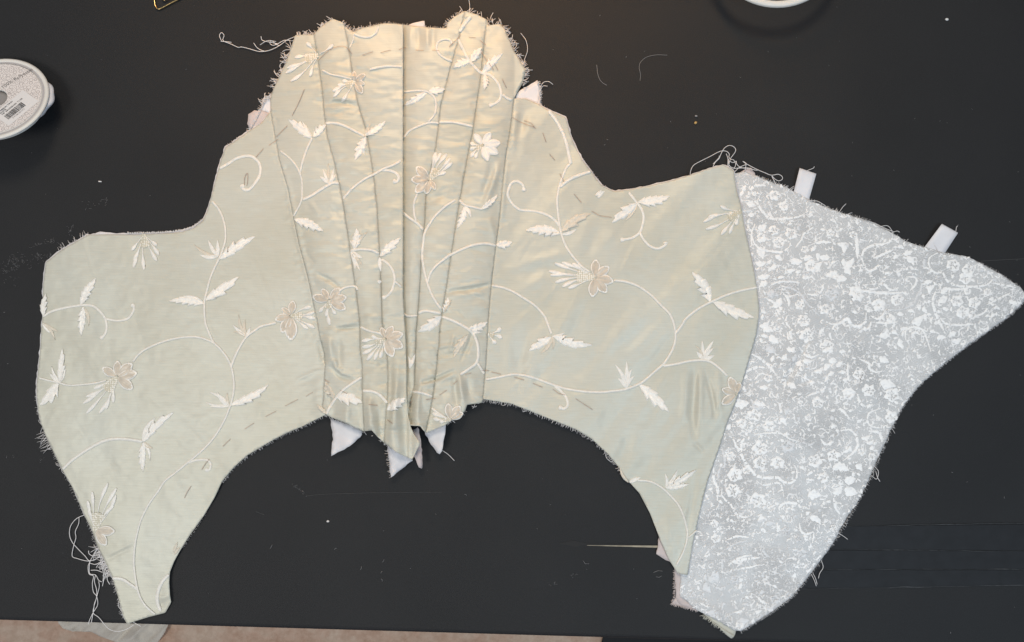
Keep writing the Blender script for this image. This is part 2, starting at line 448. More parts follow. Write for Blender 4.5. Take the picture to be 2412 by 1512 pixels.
SE = [(1146.5, 46), (1140, 100), (1132.7, 175), (1122.7, 245), (1112.7, 312.5), (1099, 378), (1090, 428), (1077.7, 503), (1067.7, 565.5), (1060, 615.5), (1052.7, 665.5), (1045, 715.5), (1036.5, 768.5), (1032.7, 818.5), (1027.7, 868.5), (1020, 931), (1012.7, 968.5), (1003, 1020)]
SF = [(1211, 232), (1206, 270), (1199, 320), (1190, 378), (1182.7, 440.5), (1175, 528), (1165, 603), (1156.5, 678), (1150, 756), (1147.7, 806), (1144, 868.5), (1140, 906), (1137.7, 940)]
SR = [(1728, 402), (1730.5, 423), (1735.5, 450.5), (1745.5, 485.5), (1753, 533), (1763, 578), (1775.5, 635.5), (1783, 683), (1788, 728), (1785.5, 756), (1780.5, 788.5), (1765.5, 841), (1750.5, 891), (1730.5, 951), (1713, 993.5), (1695.5, 1048.5), (1675.5, 1106), (1665.5, 1134), (1645.5, 1214), (1630.5, 1284), (1619, 1355)]
SEAMS = [SL, SA, SB, SD, SE, SF]

# creases seen in the cloth: polyline, width, height (mm; negative is a fold down)
CREASE = [
    ([(763, 247), (790, 241), (815, 241), (842, 250)], 4.5, -1.4), ([(763, 238), (800, 232), (842, 239)], 5, 0.8),
    ([(768, 270), (800, 266), (825, 259)], 4, -0.8), ([(860, 262), (905, 268)], 5, 0.6),
    ([(743, 643), (775, 659), (803, 679)], 4.5, -1.3), ([(735, 655), (775, 673), (800, 690)], 7, 1.0),
    ([(715, 595), (743, 620)], 5, -0.8), ([(1053, 691), (1068, 684), (1090, 682), (1133, 676), (1156, 668)], 5, -1.7),
    ([(1050, 700), (1085, 694), (1140, 688)], 7, 1.0), ([(1090, 683), (1115, 694), (1142, 706)], 4, -0.7),
    ([(1015, 474), (1040, 462), (1068, 470)], 5, -1.0), ([(1030, 453), (1060, 440)], 4, -0.8), ([(1035, 425), (1068, 430)], 4, -0.7),
    ([(1020, 482), (1060, 486)], 5, 0.8), ([(785, 774), (815, 772), (846, 771)], 3.2, -1.0), ([(782, 781), (842, 780)], 4, 0.5),
    ([(768, 858), (778, 851), (788, 853), (793, 866), (806, 877), (830, 885)], 5, 3.0), ([(778, 864), (788, 872), (800, 884), (830, 895)], 4.5, -1.8),
    ([(752, 800), (758, 830), (766, 860)], 7, -2.0), ([(772, 790), (778, 830), (782, 850)], 9, 2.2), ([(798, 800), (800, 860)], 7, -1.0),
    ([(698, 896), (735, 880), (768, 866)], 4, 1.1), ([(700, 905), (740, 892)], 5, -0.6),
    ([(980, 904), (1028, 891), (1073, 871)], 4, -1.2), ([(984, 911), (1035, 898), (1078, 880)], 5, 0.8),
    ([(1080, 880), (1085, 915), (1092, 950)], 7, 2.0), ([(1070, 885), (1072, 920), (1078, 960)], 7, -1.6), ([(1100, 890), (1108, 940)], 7, -1.4),
    ([(1205, 632), (1245, 618), (1290, 606), (1345, 597)], 12, 1.6), ([(1205, 650), (1260, 638), (1330, 628)], 14, -1.2),
    ([(1418, 518), (1400, 560), (1380, 603)], 14, -1.6), ([(1385, 520), (1370, 560), (1345, 595)], 14, 1.4), ([(1440, 540), (1425, 590)], 16, 1.2),
    ([(1205, 700), (1250, 668), (1300, 650)], 14, 1.2), ([(1210, 735), (1260, 720)], 12, -0.9),
    ([(1637, 866), (1634, 920), (1630, 981), (1636, 1043)], 8, -2.2), ([(1650, 862), (1650, 930), (1648, 1000)], 8, 1.6),
    ([(1664, 880), (1675, 925), (1681, 956), (1684, 990)], 4.5, -1.8), ([(1690, 870), (1694, 930), (1696, 980)], 8, 1.3),
    ([(1617, 870), (1612, 940), (1608, 1000)], 9, 1.2), ([(1634, 1043), (1646, 1054), (1657, 1064)], 4, -1.0),
    ([(1178, 378), (1165, 420), (1150, 460), (1138, 492)], 8, 2.0), ([(1160, 385), (1150, 425), (1132, 470)], 8, -1.5),
    ([(1195, 380), (1187, 440), (1180, 520)], 6, 1.4), ([(1150, 510), (1160, 540), (1168, 575)], 6, 1.0),
    ([(1218, 250), (1212, 300), (1204, 360)], 8, 1.8), ([(1232, 262), (1225, 310)], 9, -1.3), ([(1250, 270), (1235, 330), (1222, 380)], 10, 1.0),
    ([(736, 110), (746, 118)], 5, -1.5), ([(965, 60), (965, 118)], 7, 1.6), ([(985, 62), (987, 115)], 6, -1.4), ([(1005, 64), (1006, 115)], 6, 1.5), ([(1020, 66), (1020, 116)], 6, -1.0),
    ([(700, 1010), (740, 996)], 6, 0.5), ([(1290, 930), (1330, 945)], 6, 0.7), ([(1345, 935), (1385, 925)], 5, 0.6),
    ([(1350, 705), (1330, 745), (1300, 800)], 16, 1.2), ([(1375, 715), (1360, 760), (1340, 800)], 14, -1.2),
    ([(1560, 735), (1500, 790), (1450, 830)], 16, -1.6), ([(1530, 720), (1470, 780), (1420, 830)], 18, 1.5), ([(1580, 770), (1530, 830), (1480, 880)], 16, 1.3),
    ([(1430, 790), (1390, 850), (1350, 890)], 16, -1.3), ([(1240, 780), (1225, 850), (1222, 940)], 10, -1.6), ([(1262, 760), (1250, 850), (1248, 930)], 12, 1.3), ([(1200, 770), (1196, 860), (1198, 930)], 12, 1.0),
    ([(246, 1322), (280, 1302), (316, 1284)], 5, -0.7), ([(250, 1310), (285, 1294), (316, 1276)], 5, 0.6),
    ([(370, 1405), (385, 1408), (400, 1400)], 6, 0.9), ([(372, 1425), (388, 1420)], 6, -0.7),
    ([(1455, 1100), (1470, 1060), (1480, 1010)], 12, -1.2), ([(1490, 1100), (1500, 1040), (1510, 990)], 14, 1.2), ([(1520, 1130), (1530, 1070)], 12, -0.8),
    ([(1400, 1020), (1410, 970)], 12, 0.9), ([(1570, 1220), (1580, 1280), (1590, 1330)], 8, 1.0), ([(1640, 1110), (1625, 1200), (1612, 1290)], 7, -1.0),
    ([(663, 380), (680, 445), (694, 515), (706, 572), (720, 622), (734, 672), (745, 728)], 7, 1.2),
    ([(724, 500), (735, 540), (760, 560)], 8, -0.7), ([(725, 470), (740, 490), (755, 510)], 6, 0.9), ([(775, 480), (790, 505), (808, 518)], 6, -0.6),
    ([(990, 880), (985, 940), (982, 1000)], 6, 1.5), ([(968, 870), (966, 930), (966, 1000)], 6, -2.0),
    ([(935, 860), (930, 950), (920, 1040)], 9, 1.6), ([(920, 850), (922, 930), (912, 1010)], 5, -1.2), ([(948, 960), (950, 1060)], 8, -1.0),
    ([(820, 940), (815, 1000)], 10, 1.4), ([(870, 930), (872, 1015)], 9, 1.6), ([(893, 960), (895, 1035)], 7, -1.2), ([(790, 930), (784, 985)], 8, -1.0),
]
CREASE += [
    ([(784, 773), (815, 771), (846, 770)], 2.4, -1.3), ([(1053, 691), (1068, 684), (1090, 681), (1133, 675), (1156, 667)], 2.6, -1.5),
    ([(776, 852), (788, 855), (800, 872), (830, 886)], 2.6, -2.0), ([(763, 247), (790, 242), (815, 242), (842, 251)], 2.6, -1.3),
    ([(743, 643), (775, 659), (803, 679)], 2.6, -1.2), ([(980, 905), (1028, 892), (1073, 871)], 2.4, -1.1),
    ([(768, 268), (800, 263), (828, 258)], 2.4, -0.8), ([(846, 300), (862, 316), (872, 330)], 2.6, -0.8), ([(1110, 312), (1150, 308), (1165, 307)], 2.6, -1.0),
    ([(866, 850), (905, 853)], 2.2, -0.9), ([(912, 862), (950, 870)], 2.2, -1.0), ([(1055, 640), (1100, 634)], 2.6, -0.7), ([(1048, 720), (1080, 734), (1110, 760)], 3.0, -0.9),
    ([(1117, 770), (1105, 810), (1085, 850)], 4.0, -1.5), ([(1068, 790), (1060, 830)], 4.0, 1.2), ([(762, 905), (775, 930), (780, 965)], 4.0, -1.4),
    ([(700, 898), (740, 880), (768, 866)], 2.4, -0.9), ([(850, 540), (885, 545)], 2.6, 0.7), ([(800, 560), (822, 572)], 2.6, -0.6)]
rs = random.Random(21)
for _ in range(150):            # short pulls across the boned front panels
    y = rs.uniform(120, 860)
    hw = 285 - 0.12 * (y - 100)
    x = 950 + rs.uniform(-1, 1) * hw * 0.85
    L = rs.uniform(18, 42); sl = rs.uniform(-0.28, 0.28)
    CREASE.append(([(x - L, y - sl * L), (x, y + rs.uniform(-2, 2)), (x + L, y + sl * L)], rs.uniform(2.2, 4.2), rs.uniform(0.25, 0.85) * rs.choice((1, -1))))
for _ in range(46):             # diagonal drags in the right wing
    x = rs.uniform(1220, 1720); y = rs.uniform(480, 1000)
    L = rs.uniform(30, 80); a = math.radians(rs.uniform(-68, -40)); dx, dy = math.cos(a) * L, math.sin(a) * L
    CREASE.append(([(x - dx, y - dy), (x, y), (x + dx, y + dy)], rs.uniform(3, 7), rs.uniform(0.12, 0.4) * rs.choice((1, -1))))
for _ in range(34):             # faint creases in the left wing
    x = rs.uniform(130, 700); y = rs.uniform(570, 1050)
    L = rs.uniform(25, 80); a = math.radians(rs.uniform(35, 75)); dx, dy = math.cos(a) * L, math.sin(a) * L
    CREASE.append(([(x - dx, y - dy), (x, y), (x + dx, y + dy)], rs.uniform(2.5, 6), rs.uniform(0.10, 0.28) * rs.choice((1, -1))))

for line in (SL, SA, SB, SD, SE, SF):      # puckers beside the seams
    R0 = resample(line, 7.0); T0 = np.gradient(R0, axis=0); T0 /= np.linalg.norm(T0, axis=1)[:, None]
    for p, t in zip(R0, T0):
        for sd in (-1, 1):
            if rs.random() < 0.55: continue
            nv = np.array([-t[1], t[0]]) * sd; L = rs.uniform(7, 24); sk = t * rs.uniform(-5, 5)
            CREASE.append(([tuple(p + nv * 1.0), tuple(p + nv * L * 0.5 + sk * 0.3), tuple(p + nv * L + sk)], rs.uniform(1.9, 3.4), rs.uniform(0.25, 0.75) * rs.choice((1, -1, -1))))
CREASE = [(l, sg, am * (1.5 if (740 < l[0][0] < 1140 and l[0][1] > 760 and abs(am) > 0.6) else (0.7 if 1200 < l[0][0] < 1610 and abs(am) < 1.7 else 1.0))) for l, sg, am in CREASE]
def H(P, side=None):
    """height of the silk above the table, mm"""
    P = np.asarray(P, float); x, y = P[:, 0], P[:, 1]
    hw = 300 - 0.125 * (y - 100)
    u = (x - 948) / hw
    front = np.exp(-(np.abs(u) * 0.98) ** 6)
    h = 3.2 + 8.0 * np.exp(-(np.abs(u) * 1.08) ** 4)
    h += 6.0 * sstep(830, 1010, y) * np.exp(-(u * 1.0) ** 2)
    h += 4.0 * np.exp(-((x - 1270) / 140) ** 2) * sstep(860, 980, y)
    h += 2.2 * sstep(1480, 1680, x)
    h += 1.5 * np.exp(-((x - 1395) / 120) ** 2 - ((y - 700) / 220) ** 2)
    h -= 1.4 * sstep(1180, 60, y) * 0 
    h += 1.6 * sstep(900, 1000, y) * np.exp(-(u * 1.1) ** 4) * np.sin(x / 9.0 + 1.5 * np.sin(y / 60))
    h += front * sstep(100, 160, y) * (0.68 * vnoise(x / 50 + 0.5 * np.sin(y / 37), y / 9.5 + 0.5 * np.sin(x / 29), 1) + 0.75 * vnoise(x / 38 + y / 160, y / 19, 2))
    h += front * sstep(820, 950, y) * (1.6 * vnoise(x / 19, y / 34, 21) + 0.9 * vnoise(x / 30, y / 13, 22))
    rw = sstep(1180, 1240, x)
    q = (x * 0.80 + y * 0.60); r = (-x * 0.60 + y * 0.80)      # across and along the diagonal drape
    h += rw * (2.2 * vnoise(q / 46, (x * 0.66 - y * 0.75) / 260, 3) + 0.8 * vnoise(q / 20, (x * 0.66 - y * 0.75) / 120, 4))
    lw = sstep(700, 620, x)
    h += lw * (1.9 * vnoise((x - 0.55 * y) / 60, (x * 0.5 + y) / 210, 5) + 0.35 * vnoise(x / 22, y / 40, 6))
    h += 0.35 * vnoise(x / 13, y / 13, 8)
    for line in SEAMS:
        L = np.asarray(line)
        m = (x > L[:, 0].min() - 26) & (x < L[:, 0].max() + 26) & (y > L[:, 1].min() - 26) & (y < L[:, 1].max() + 26)
        if m.any():
            d, t = seg_dist(P[m], line)
            h[m] += -0.15 * np.exp(-(d / 1.9) ** 2)
    xs_ = [np.interp(y, [p[1] for p in L], [p[0] for p in L]) for L in (SL, SA, SB, SC_, SD, SE, SF)]
    for k, amp in enumerate((2.0, 1.5, 1.8, 1.9, 1.5, 2.1)):
        t = (x - xs_[k]) / np.maximum(xs_[k + 1] - xs_[k], 8)
        tc = np.clip(t, 0, 1)
        h += amp * 4 * tc * (1 - tc) * (0.7 + 0.9 * (vnoise(y / 120, y * 0 + k * 3.1, 12) + 0.5)) * sstep(60, 150, y)
    cx = np.interp(y, [p[1] for p in SC_], [p[0] for p in SC_])
    dx = x - cx
    right = (dx > 0) if side is None else (np.full(len(P), side > 0))
    inr = (y > 40) & (y < 1000)
    step = np.where(right, -4.8 * np.exp(-np.clip(dx, 0, None) / 30), 0.9 * np.exp(np.clip(dx, None, 0) / 18))
    h += np.where(inr, step, 0)
    for line, sg, am in CREASE:
        L = np.asarray(line, float)
        m = (x > L[:, 0].min() - 3 * sg) & (x < L[:, 0].max() + 3 * sg) & (y > L[:, 1].min() - 3 * sg) & (y < L[:, 1].max() + 3 * sg)
        if m.any():
            d, t = seg_dist(P[m], line)
            h[m] += am * np.exp(-(d / sg) ** 2) * (np.sin(np.pi * np.clip(t, 0.02, 0.98)) ** 0.6)
    return np.maximum(h, 1.6)

def HJ(P):
    P = np.asarray(P, float); x, y = P[:, 0], P[:, 1]
    h = 2.0 + 0.9 * vnoise(x / 90, y / 90, 9) + 0.35 * vnoise(x / 30, y / 34, 10)
    h += 5.5 * sstep(1360, 1500, y) * sstep(1560, 1760, x)
    h += 1.2 * np.exp(-((x - 1900) / 60) ** 2 - ((y - 900) / 140) ** 2)
    # puckers where the lining catches
    for line, sg, am in [([(1900, 800), (1880, 850), (1860, 880)], 7, -1.2), ([(1870, 860), (1850, 900)], 6, -1.3), ([(1880, 905), (1905, 895)], 4, -1.0),
                         ([(1940, 700), (1990, 760), (2020, 790)], 9, -0.9), ([(1640, 1420), (1690, 1440), (1740, 1478)], 6, 0.8)]:
        d, t = seg_dist(P, line); h += am * np.exp(-(d / sg) ** 2)
    return np.maximum(h, 1.2)

def sheet(name, poly, hfun, mat, parent, step=4.5, thick=0.0005, label=None, jag=0.0, free=None):
    B = resample(np.vstack([poly, poly[:1]]), step * 0.9)[:-1] if not isinstance(poly, tuple) else poly[0]
    if jag:
        B = B + rng.normal(size=B.shape) * jag
    lo, hi = B.min(0), B.max(0)
    gx, gy = np.meshgrid(np.arange(lo[0], hi[0], step), np.arange(lo[1], hi[1], step * 0.866))
    gx = gx + (np.arange(gx.shape[0]) % 2)[:, None] * step / 2
    G = np.stack([gx.ravel(), gy.ravel()], 1) + rng.uniform(-0.3, 0.3, (gx.size, 2))
    G = G[inside(G, B)]
    if len(G):
        keep = np.ones(len(G), bool)
        for i in range(0, len(G), 4000):
            d = np.sqrt(((G[i:i + 4000, None] - B[None]) ** 2).sum(2)).min(1)
            keep[i:i + 4000] = d > step * 0.55
        G = G[keep]
    allp = [Vector((float(a), float(b))) for a, b in np.vstack([B, G])]
    ov, oe, of, *_ = delaunay_2d_cdt(allp, [], [list(range(len(B)))], 1, 1e-4)
    V = np.array([(v[0], v[1]) for v in ov])
    z = hfun(V) / 1000.0
    W = at_arr(V, z)
    F = []
    for f in of:
        a, b, c = W[f[0]], W[f[1]], W[f[2]]
        nz = (b[0] - a[0]) * (c[1] - a[1]) - (b[1] - a[1]) * (c[0] - a[0])
        F.append(list(f) if nz > 0 else list(f)[::-1])
    o = mesh_obj(name, W, F, mat, parent)
    md = o.modifiers.new('thickness', 'SOLIDIFY'); md.thickness = thick; md.offset = -1
    if label: o['label'] = label
    return o

bod = empty('bodice')
tag(bod, 'cream embroidered silk corset bodice with a white brocade back panel, laid open', 'bodice')

def up(l): return list(l)[::-1]
LW_free = [(766.5, 977), (742.7, 988.5), (707.7, 1006), (677.7, 1018.5), (647.7, 1033.5), (617.7, 1051), (582.5, 1072), (550, 1101), (522.5, 1134), (505, 1171.5), (480, 1214), (447.5, 1259), (422.5, 1299), (410, 1321.5), (400, 1346.5), (398, 1371.5), (400, 1401.5), (402.5, 1419), (389, 1443), (350, 1453), (322.5, 1461.5), (299, 1470), (290, 1451.5), (277.5, 1404), (264, 1359), (246, 1319), (229, 1284), (217.5, 1251.5), (200, 1216.5), (184, 1179), (172.5, 1151.5), (147.5, 1108.5), (132.5, 1078.5), (120, 1051), (107.5, 1026), (96, 996), (90, 971), (86, 931), (86, 906), (90, 868.5), (95, 818.5), (97.5, 771), (100, 748), (101, 678), (107.5, 618), (142.5, 590.5), (172.5, 573), (207.5, 553), (262, 552), (320, 553), (375, 550.5), (425, 547), (455, 538), (477.5, 520.5), (487.5, 498), (497.5, 463), (507.5, 423), (515, 395.5), (520, 377.5), (530, 347.5), (560, 327.5), (587.5, 307.5), (615, 290), (637, 262)]
P1_top = [(637, 262), (636.5, 232), (641.5, 215), (655, 185), (672.7, 150), (685, 112.5), (695, 82.5), (739, 81)]
P2_top = [(739, 81), (752.7, 65), (782.7, 44), (806.5, 52.5), (811, 62)]
P3_top = [(811, 62), (822.7, 70), (831.5, 75), (852.7, 66), (885, 59), (905, 55), (930, 56), (949.5, 58)]
P4_top = [(947.7, 58), (1000, 64), (1027.7, 66), (1051.5, 66), (1052.7, 54), (1072.7, 37.5), (1095, 26)]
P5_top = [(1095, 26), (1122.7, 34), (1146.5, 46)]
P6_top = [(1146.5, 46), (1147.7, 60), (1177.7, 56), (1187.7, 67.5), (1210.5, 120), (1236.7, 162.5), (1230, 190), (1211, 232)]
RW_top = [(1211, 232), (1238, 232.5), (1265.5, 244), (1288, 257.5), (1330.5, 276), (1335.5, 287.5), (1343, 317.5), (1355.5, 347.5), (1371.7, 378), (1390.5, 402), (1403, 420.5), (1418, 438), (1445.5, 450.5), (1480.5, 447), (1530.5, 437), (1580.5, 425.5), (1630.5, 410.5), (1668, 398), (1704, 388), (1728, 402)]
RW_bot = [(1619, 1355), (1595.5, 1350), (1575.5, 1319), (1555.5, 1274), (1530.5, 1209), (1505.5, 1161.5), (1480.5, 1134), (1455.5, 1098.5), (1430.5, 1068.5), (1393, 1033.5), (1355.5, 1011), (1305.5, 991), (1243, 966), (1205.5, 951), (1137.7, 940)]
P1_bot = [(856.5, 1016), (815, 997), (766.5, 977)]
P2_bot = [(904, 1043), (885, 1023.5), (875, 1013.5), (856.5, 1016)]
P3_bot = [(961, 985), (972.7, 1021), (990, 1043.5), (970, 1082), (935, 1066), (904, 1043)]
P4_bot = [(960, 985), (955, 990), (950, 988)]
P5_bot = [(1003, 1020), (990, 1004), (960, 1000), (960, 985)]
P6_bot = [(1137.7, 940), (1135, 948.5), (1100, 953.5), (1095, 968.5), (1065, 988.5), (1052.7, 998.5), (1003, 1020)]

def poly(*parts):
    pts = []
    for p in parts:
        for q in p:
            if not pts or abs(q[0] - pts[-1][0]) + abs(q[1] - pts[-1][1]) > 0.01:
                pts.append(tuple(q))
    if abs(pts[0][0] - pts[-1][0]) + abs(pts[0][1] - pts[-1][1]) < 0.01: pts.pop()
    return np.array(pts, float)

LW = poly(SL, LW_free)
shift = lambda l, d: [(a + d, b) for a, b in l]
PAN = [LW, poly(P1_top, SA, P1_bot, up(SL)), poly(P2_top, SB, P2_bot, up(SA)), poly(P3_top, shift(SC_, 1.6), P3_bot, up(SB)),
       poly(P4_top, SD, P4_bot, up(shift(SC_, -3))), poly(P5_top, SE, P5_bot, up(SD)), poly(P6_top, SF, P6_bot, up(SE)), poly(RW_top, SR, RW_bot, up(SF))]
SIDE = [-1, -1, -1, -1, 1, 1, 1, 1]
PLAB = ['broad left wing panel of cream silk', None, None, None, None, None, None, 'broad right wing panel of cream silk']
for pl, sd, lb in zip(PAN, SIDE, PLAB):
    sheet('silk_panel', pl, (lambda V, s=sd: H(V, s)), SILK, bod, step=4.2, label=lb)

# inner layers that show at the cut edges
sheet('interlining', poly([(641, 262), (640, 236)], [(a + 1.5, b + 3) for a, b in P1_top[2:] + P2_top[1:] + P3_top[1:-1] + P4_top[1:] + P5_top[1:] + P6_top[1:-1]], SF[:-1], [(1130, 938), (1090, 945), (1045, 985), (1003, 1003), (966, 985), (950, 1020), (906, 1030), (885, 1012), (858, 1006), (780, 972)], up(SL)[1:-1]),
      lambda V: H(V) - 0.75, SILK, bod, step=4.2, thick=0.0003)
def lining(name, pl, off, mat, hf=H, step=9, k=1.0, label=None, jag=0.7):
    return sheet(name, np.array(pl, float), (lambda V: np.maximum(hf(V) * k - off, 0.5)), mat, bod, step=step, label=label, jag=jag, thick=0.0004)
lining('lining', LW + np.array([-1.2, -2.2]), 1.5, COTTON, label='white cotton lining under the left wing')
lining('lining', PAN[7] + np.array([1.5, -2.0]) * (np.array([[1, 1]])), 1.5, COTTON, label='white cotton lining under the right wing')
lining('lining', [(235, 545), (262, 549), (320, 549), (375, 547), (425, 542), (455, 533), (480, 514), (490, 530), (440, 565), (240, 570), (205, 560)], 1.1, COTTON)
lining('lining', [(585, 268), (598, 260), (622, 263), (645, 268), (655, 300), (620, 305), (590, 312), (583, 292)], 1.5, PINKC)
lining('lining', [(1212, 225), (1235, 205), (1266.7, 189), (1270, 200), (1273, 215), (1272, 246), (1290, 262), (1240, 262)], 2.0, COTTON)
lining('lining', [(618, 236), (638, 222), (648, 230), (648, 300), (630, 268), (612, 262)], 2.2, COTTON)
lining('lining', [(955, 62), (975, 54), (999, 48), (1001, 66), (990, 76), (955, 76)], 2.0, COTTON)
lining('lining_tab', [(778, 985), (852, 1012), (853, 1026), (822.7, 1051), (779, 1074), (783, 1030)], 3.0, COTTON, k=0.75, label='white lining point below the left front hem')
lining('lining_tab', [(911, 1045), (960, 1070), (971.5, 1083.5), (920, 1125), (916, 1085)], 3.5, COTTON, k=0.7, label='white lining point below the centre front')
lining('lining_tab', [(970, 1015), (985, 1006), (991.5, 1043.5), (996.5, 1105), (987, 1100), (978, 1079), (970, 1065)], 3.0, PINKC, k=0.7, label='narrow pink lining strip below the centre front')
lining('lining_tab', [(1000, 1010), (1053, 985), (1046, 1030), (1039, 1066), (1032.7, 1070.5), (1015, 1046), (1000, 1022)], 3.0, COTTON, k=0.75, label='white lining point below the right front hem')
lining('lining_tab', [(1552, 1265), (1545, 1305), (1585.5, 1329), (1600, 1345), (1590, 1310), (1565, 1272)], 2.2, PINKC)

# ------------------------------------------------------------------ the white brocade back panel
JP = [(1722, 404), (1732, 409), (1750, 404), (1765.5, 408), (1780.5, 414), (1808, 426), (1845.7, 438), (1868, 450.5), (1905.7, 470.5), (1945.7, 488), (1978, 500.5), (2045.7, 520.5), (2100.7, 548), (2135.7, 570.5), (2178, 582), (2225.7, 595.5), (2275.7, 604), (2315.7, 623), (2363, 650.5), (2405, 678), (2415, 692), (2411, 710), (2370.7, 748), (2295.7, 801), (2233, 848.5), (2165.7, 906), (2143, 933.5), (2123, 961), (2103, 1001), (2078, 1056), (2058, 1098.5), (2044, 1134), (2015.7, 1189), (1993, 1219), (1968, 1266.5), (1948, 1299), (1905.7, 1354), (1863, 1406.5), (1808, 1446.5), (1783, 1461.5), (1745.5, 1486.5), (1728, 1484), (1680.5, 1456.5), (1635.5, 1434), (1615.5, 1414), (1600.5, 1406), (1602, 1340), (1618, 1270), (1650, 1130), (1700, 980), (1765, 780), (1768, 700), (1745, 560), (1728, 460)]
broc = sheet('brocade_panel', np.array(JP, float), HJ, BROC, bod, step=5.5, jag=0.6, label='white floral brocade back panel')
lining('lining', [(1588, 1335), (1612, 1340), (1616, 1415), (1642, 1437), (1600, 1424), (1591.7, 1409)], 0.6, PINKC, hf=HJ, label='pinkish lining strip under the brocade corner')
lining('lining', [(1580, 1422), (1592, 1404), (1640, 1430), (1645, 1441), (1612, 1430)], 0.9, PINKC, hf=HJ)
lining('lining', [(1655, 1446), (1690, 1450), (1735, 1480), (1731, 1492), (1724, 1506), (1714, 1498), (1690, 1474)], 1.2, SAGE, hf=HJ, label='pale sage lining strip under the brocade hem')
lining('lining', [(1736, 430), (1737, 409), (1755, 398), (1768, 394), (1779, 412), (1785, 432)], 0.5, PINKC, hf=HJ)

def ribbon_loop(pts, lab):
    a, b, c, d = [np.array(p, float) for p in pts]       # two outer corners, then the two at the panel edge
    mid = (a + b) / 2 - (c + d) / 2; mid /= np.linalg.norm(mid)
    V = []; n = 12; F = []
    prof = [(-18, 1.0), (0, 1.4), (0.5, 3.4), (0.85, 4.2), (0.97, 3.6), (1.0, 2.6), (0.97, 1.6), (0.85, 1.2), (0.5, 1.0), (0, 0.9)]
    for t, z in prof:
        if t < 0: l, r = d - mid * 18, c - mid * 18; z = 0.9
        else: l, r = d + (a - d) * t, c + (b - c) * t
        for k in range(5):
            p = l + (r - l) * k / 4
            V.append(at(p[0], p[1], (z + (0.15 if k in (0, 4) else 0)) / 1000))
    for i in range(len(prof) - 1):
        for k in range(4):
            F.append((i * 5 + k, i * 5 + k + 1, (i + 1) * 5 + k + 1, (i + 1) * 5 + k))
    o = mesh_obj('ribbon_loop', V, F, RIBBON, bod); o['label'] = lab
    md = o.modifiers.new('thickness', 'SOLIDIFY'); md.thickness = 0.00025
ribbon_loop([(1883, 395.5), (1922, 409), (1904.5, 470.5), (1869.5, 449)], 'upper white ribbon loop on the brocade edge')
ribbon_loop([(2218, 527), (2255.7, 548), (2225.7, 594), (2177, 582)], 'lower white ribbon loop on the brocade edge')

# woven figures of the brocade
REG = {1: (1681.2, 373.6, .20589), 2: (1992.5, 498.1, .22655), 3: (1681.2, 653.8, .20589), 4: (1594.0, 934.0, .21685), 5: (1556.7, 1214.2, .19687)}
ROS = {
1: [(690,420,80),(800,540,70),(680,820,75),(880,860,85),(740,960,85),(1040,1040,55),(540,890,60),(1590,870,55),(1330,850,60),(780,710,45),(1110,1230,95),(1370,1330,70),(1060,1290,60)],
2: [(1110,560,85),(1270,610,80),(1240,690,80),(1150,930,80),(1330,950,80),(1210,1050,85),(340,970,85),(530,920,80),(1470,840,55),(1260,830,50),(960,700,45),(100,840,90),(460,1110,60)],
3: [(980,310,70),(1350,180,100),(1640,200,95),(1270,360,80),(1880,300,80),(1030,490,90),(1060,660,105),(1290,790,100),(1660,1110,85),(1770,1290,95),(2030,1340,105),(1540,1340,80),(1190,1430,85),(2030,480,65),(740,560,50),(620,1150,65),(1390,580,50)],
4: [(870,90,80),(840,200,90),(700,290,70),(1000,320,85),(900,560,100),(1200,540,90),(900,720,95),(1090,720,90),(590,650,65),(630,850,100),(610,1020,100),(880,1120,105),(1500,700,95),(1700,640,85),(1590,880,75),(1730,990,60),(2010,600,55),(2330,220,85),(1030,1220,55),(2120,650,55),(1430,230,50),(760,800,60)],
5: [(640,100,65),(660,270,75),(1490,180,65),(1640,280,55),(2060,150,55),(880,760,65),(1690,450,80),(1360,1000,75),(940,1320,65),(380,950,55),(1520,950,55)]}
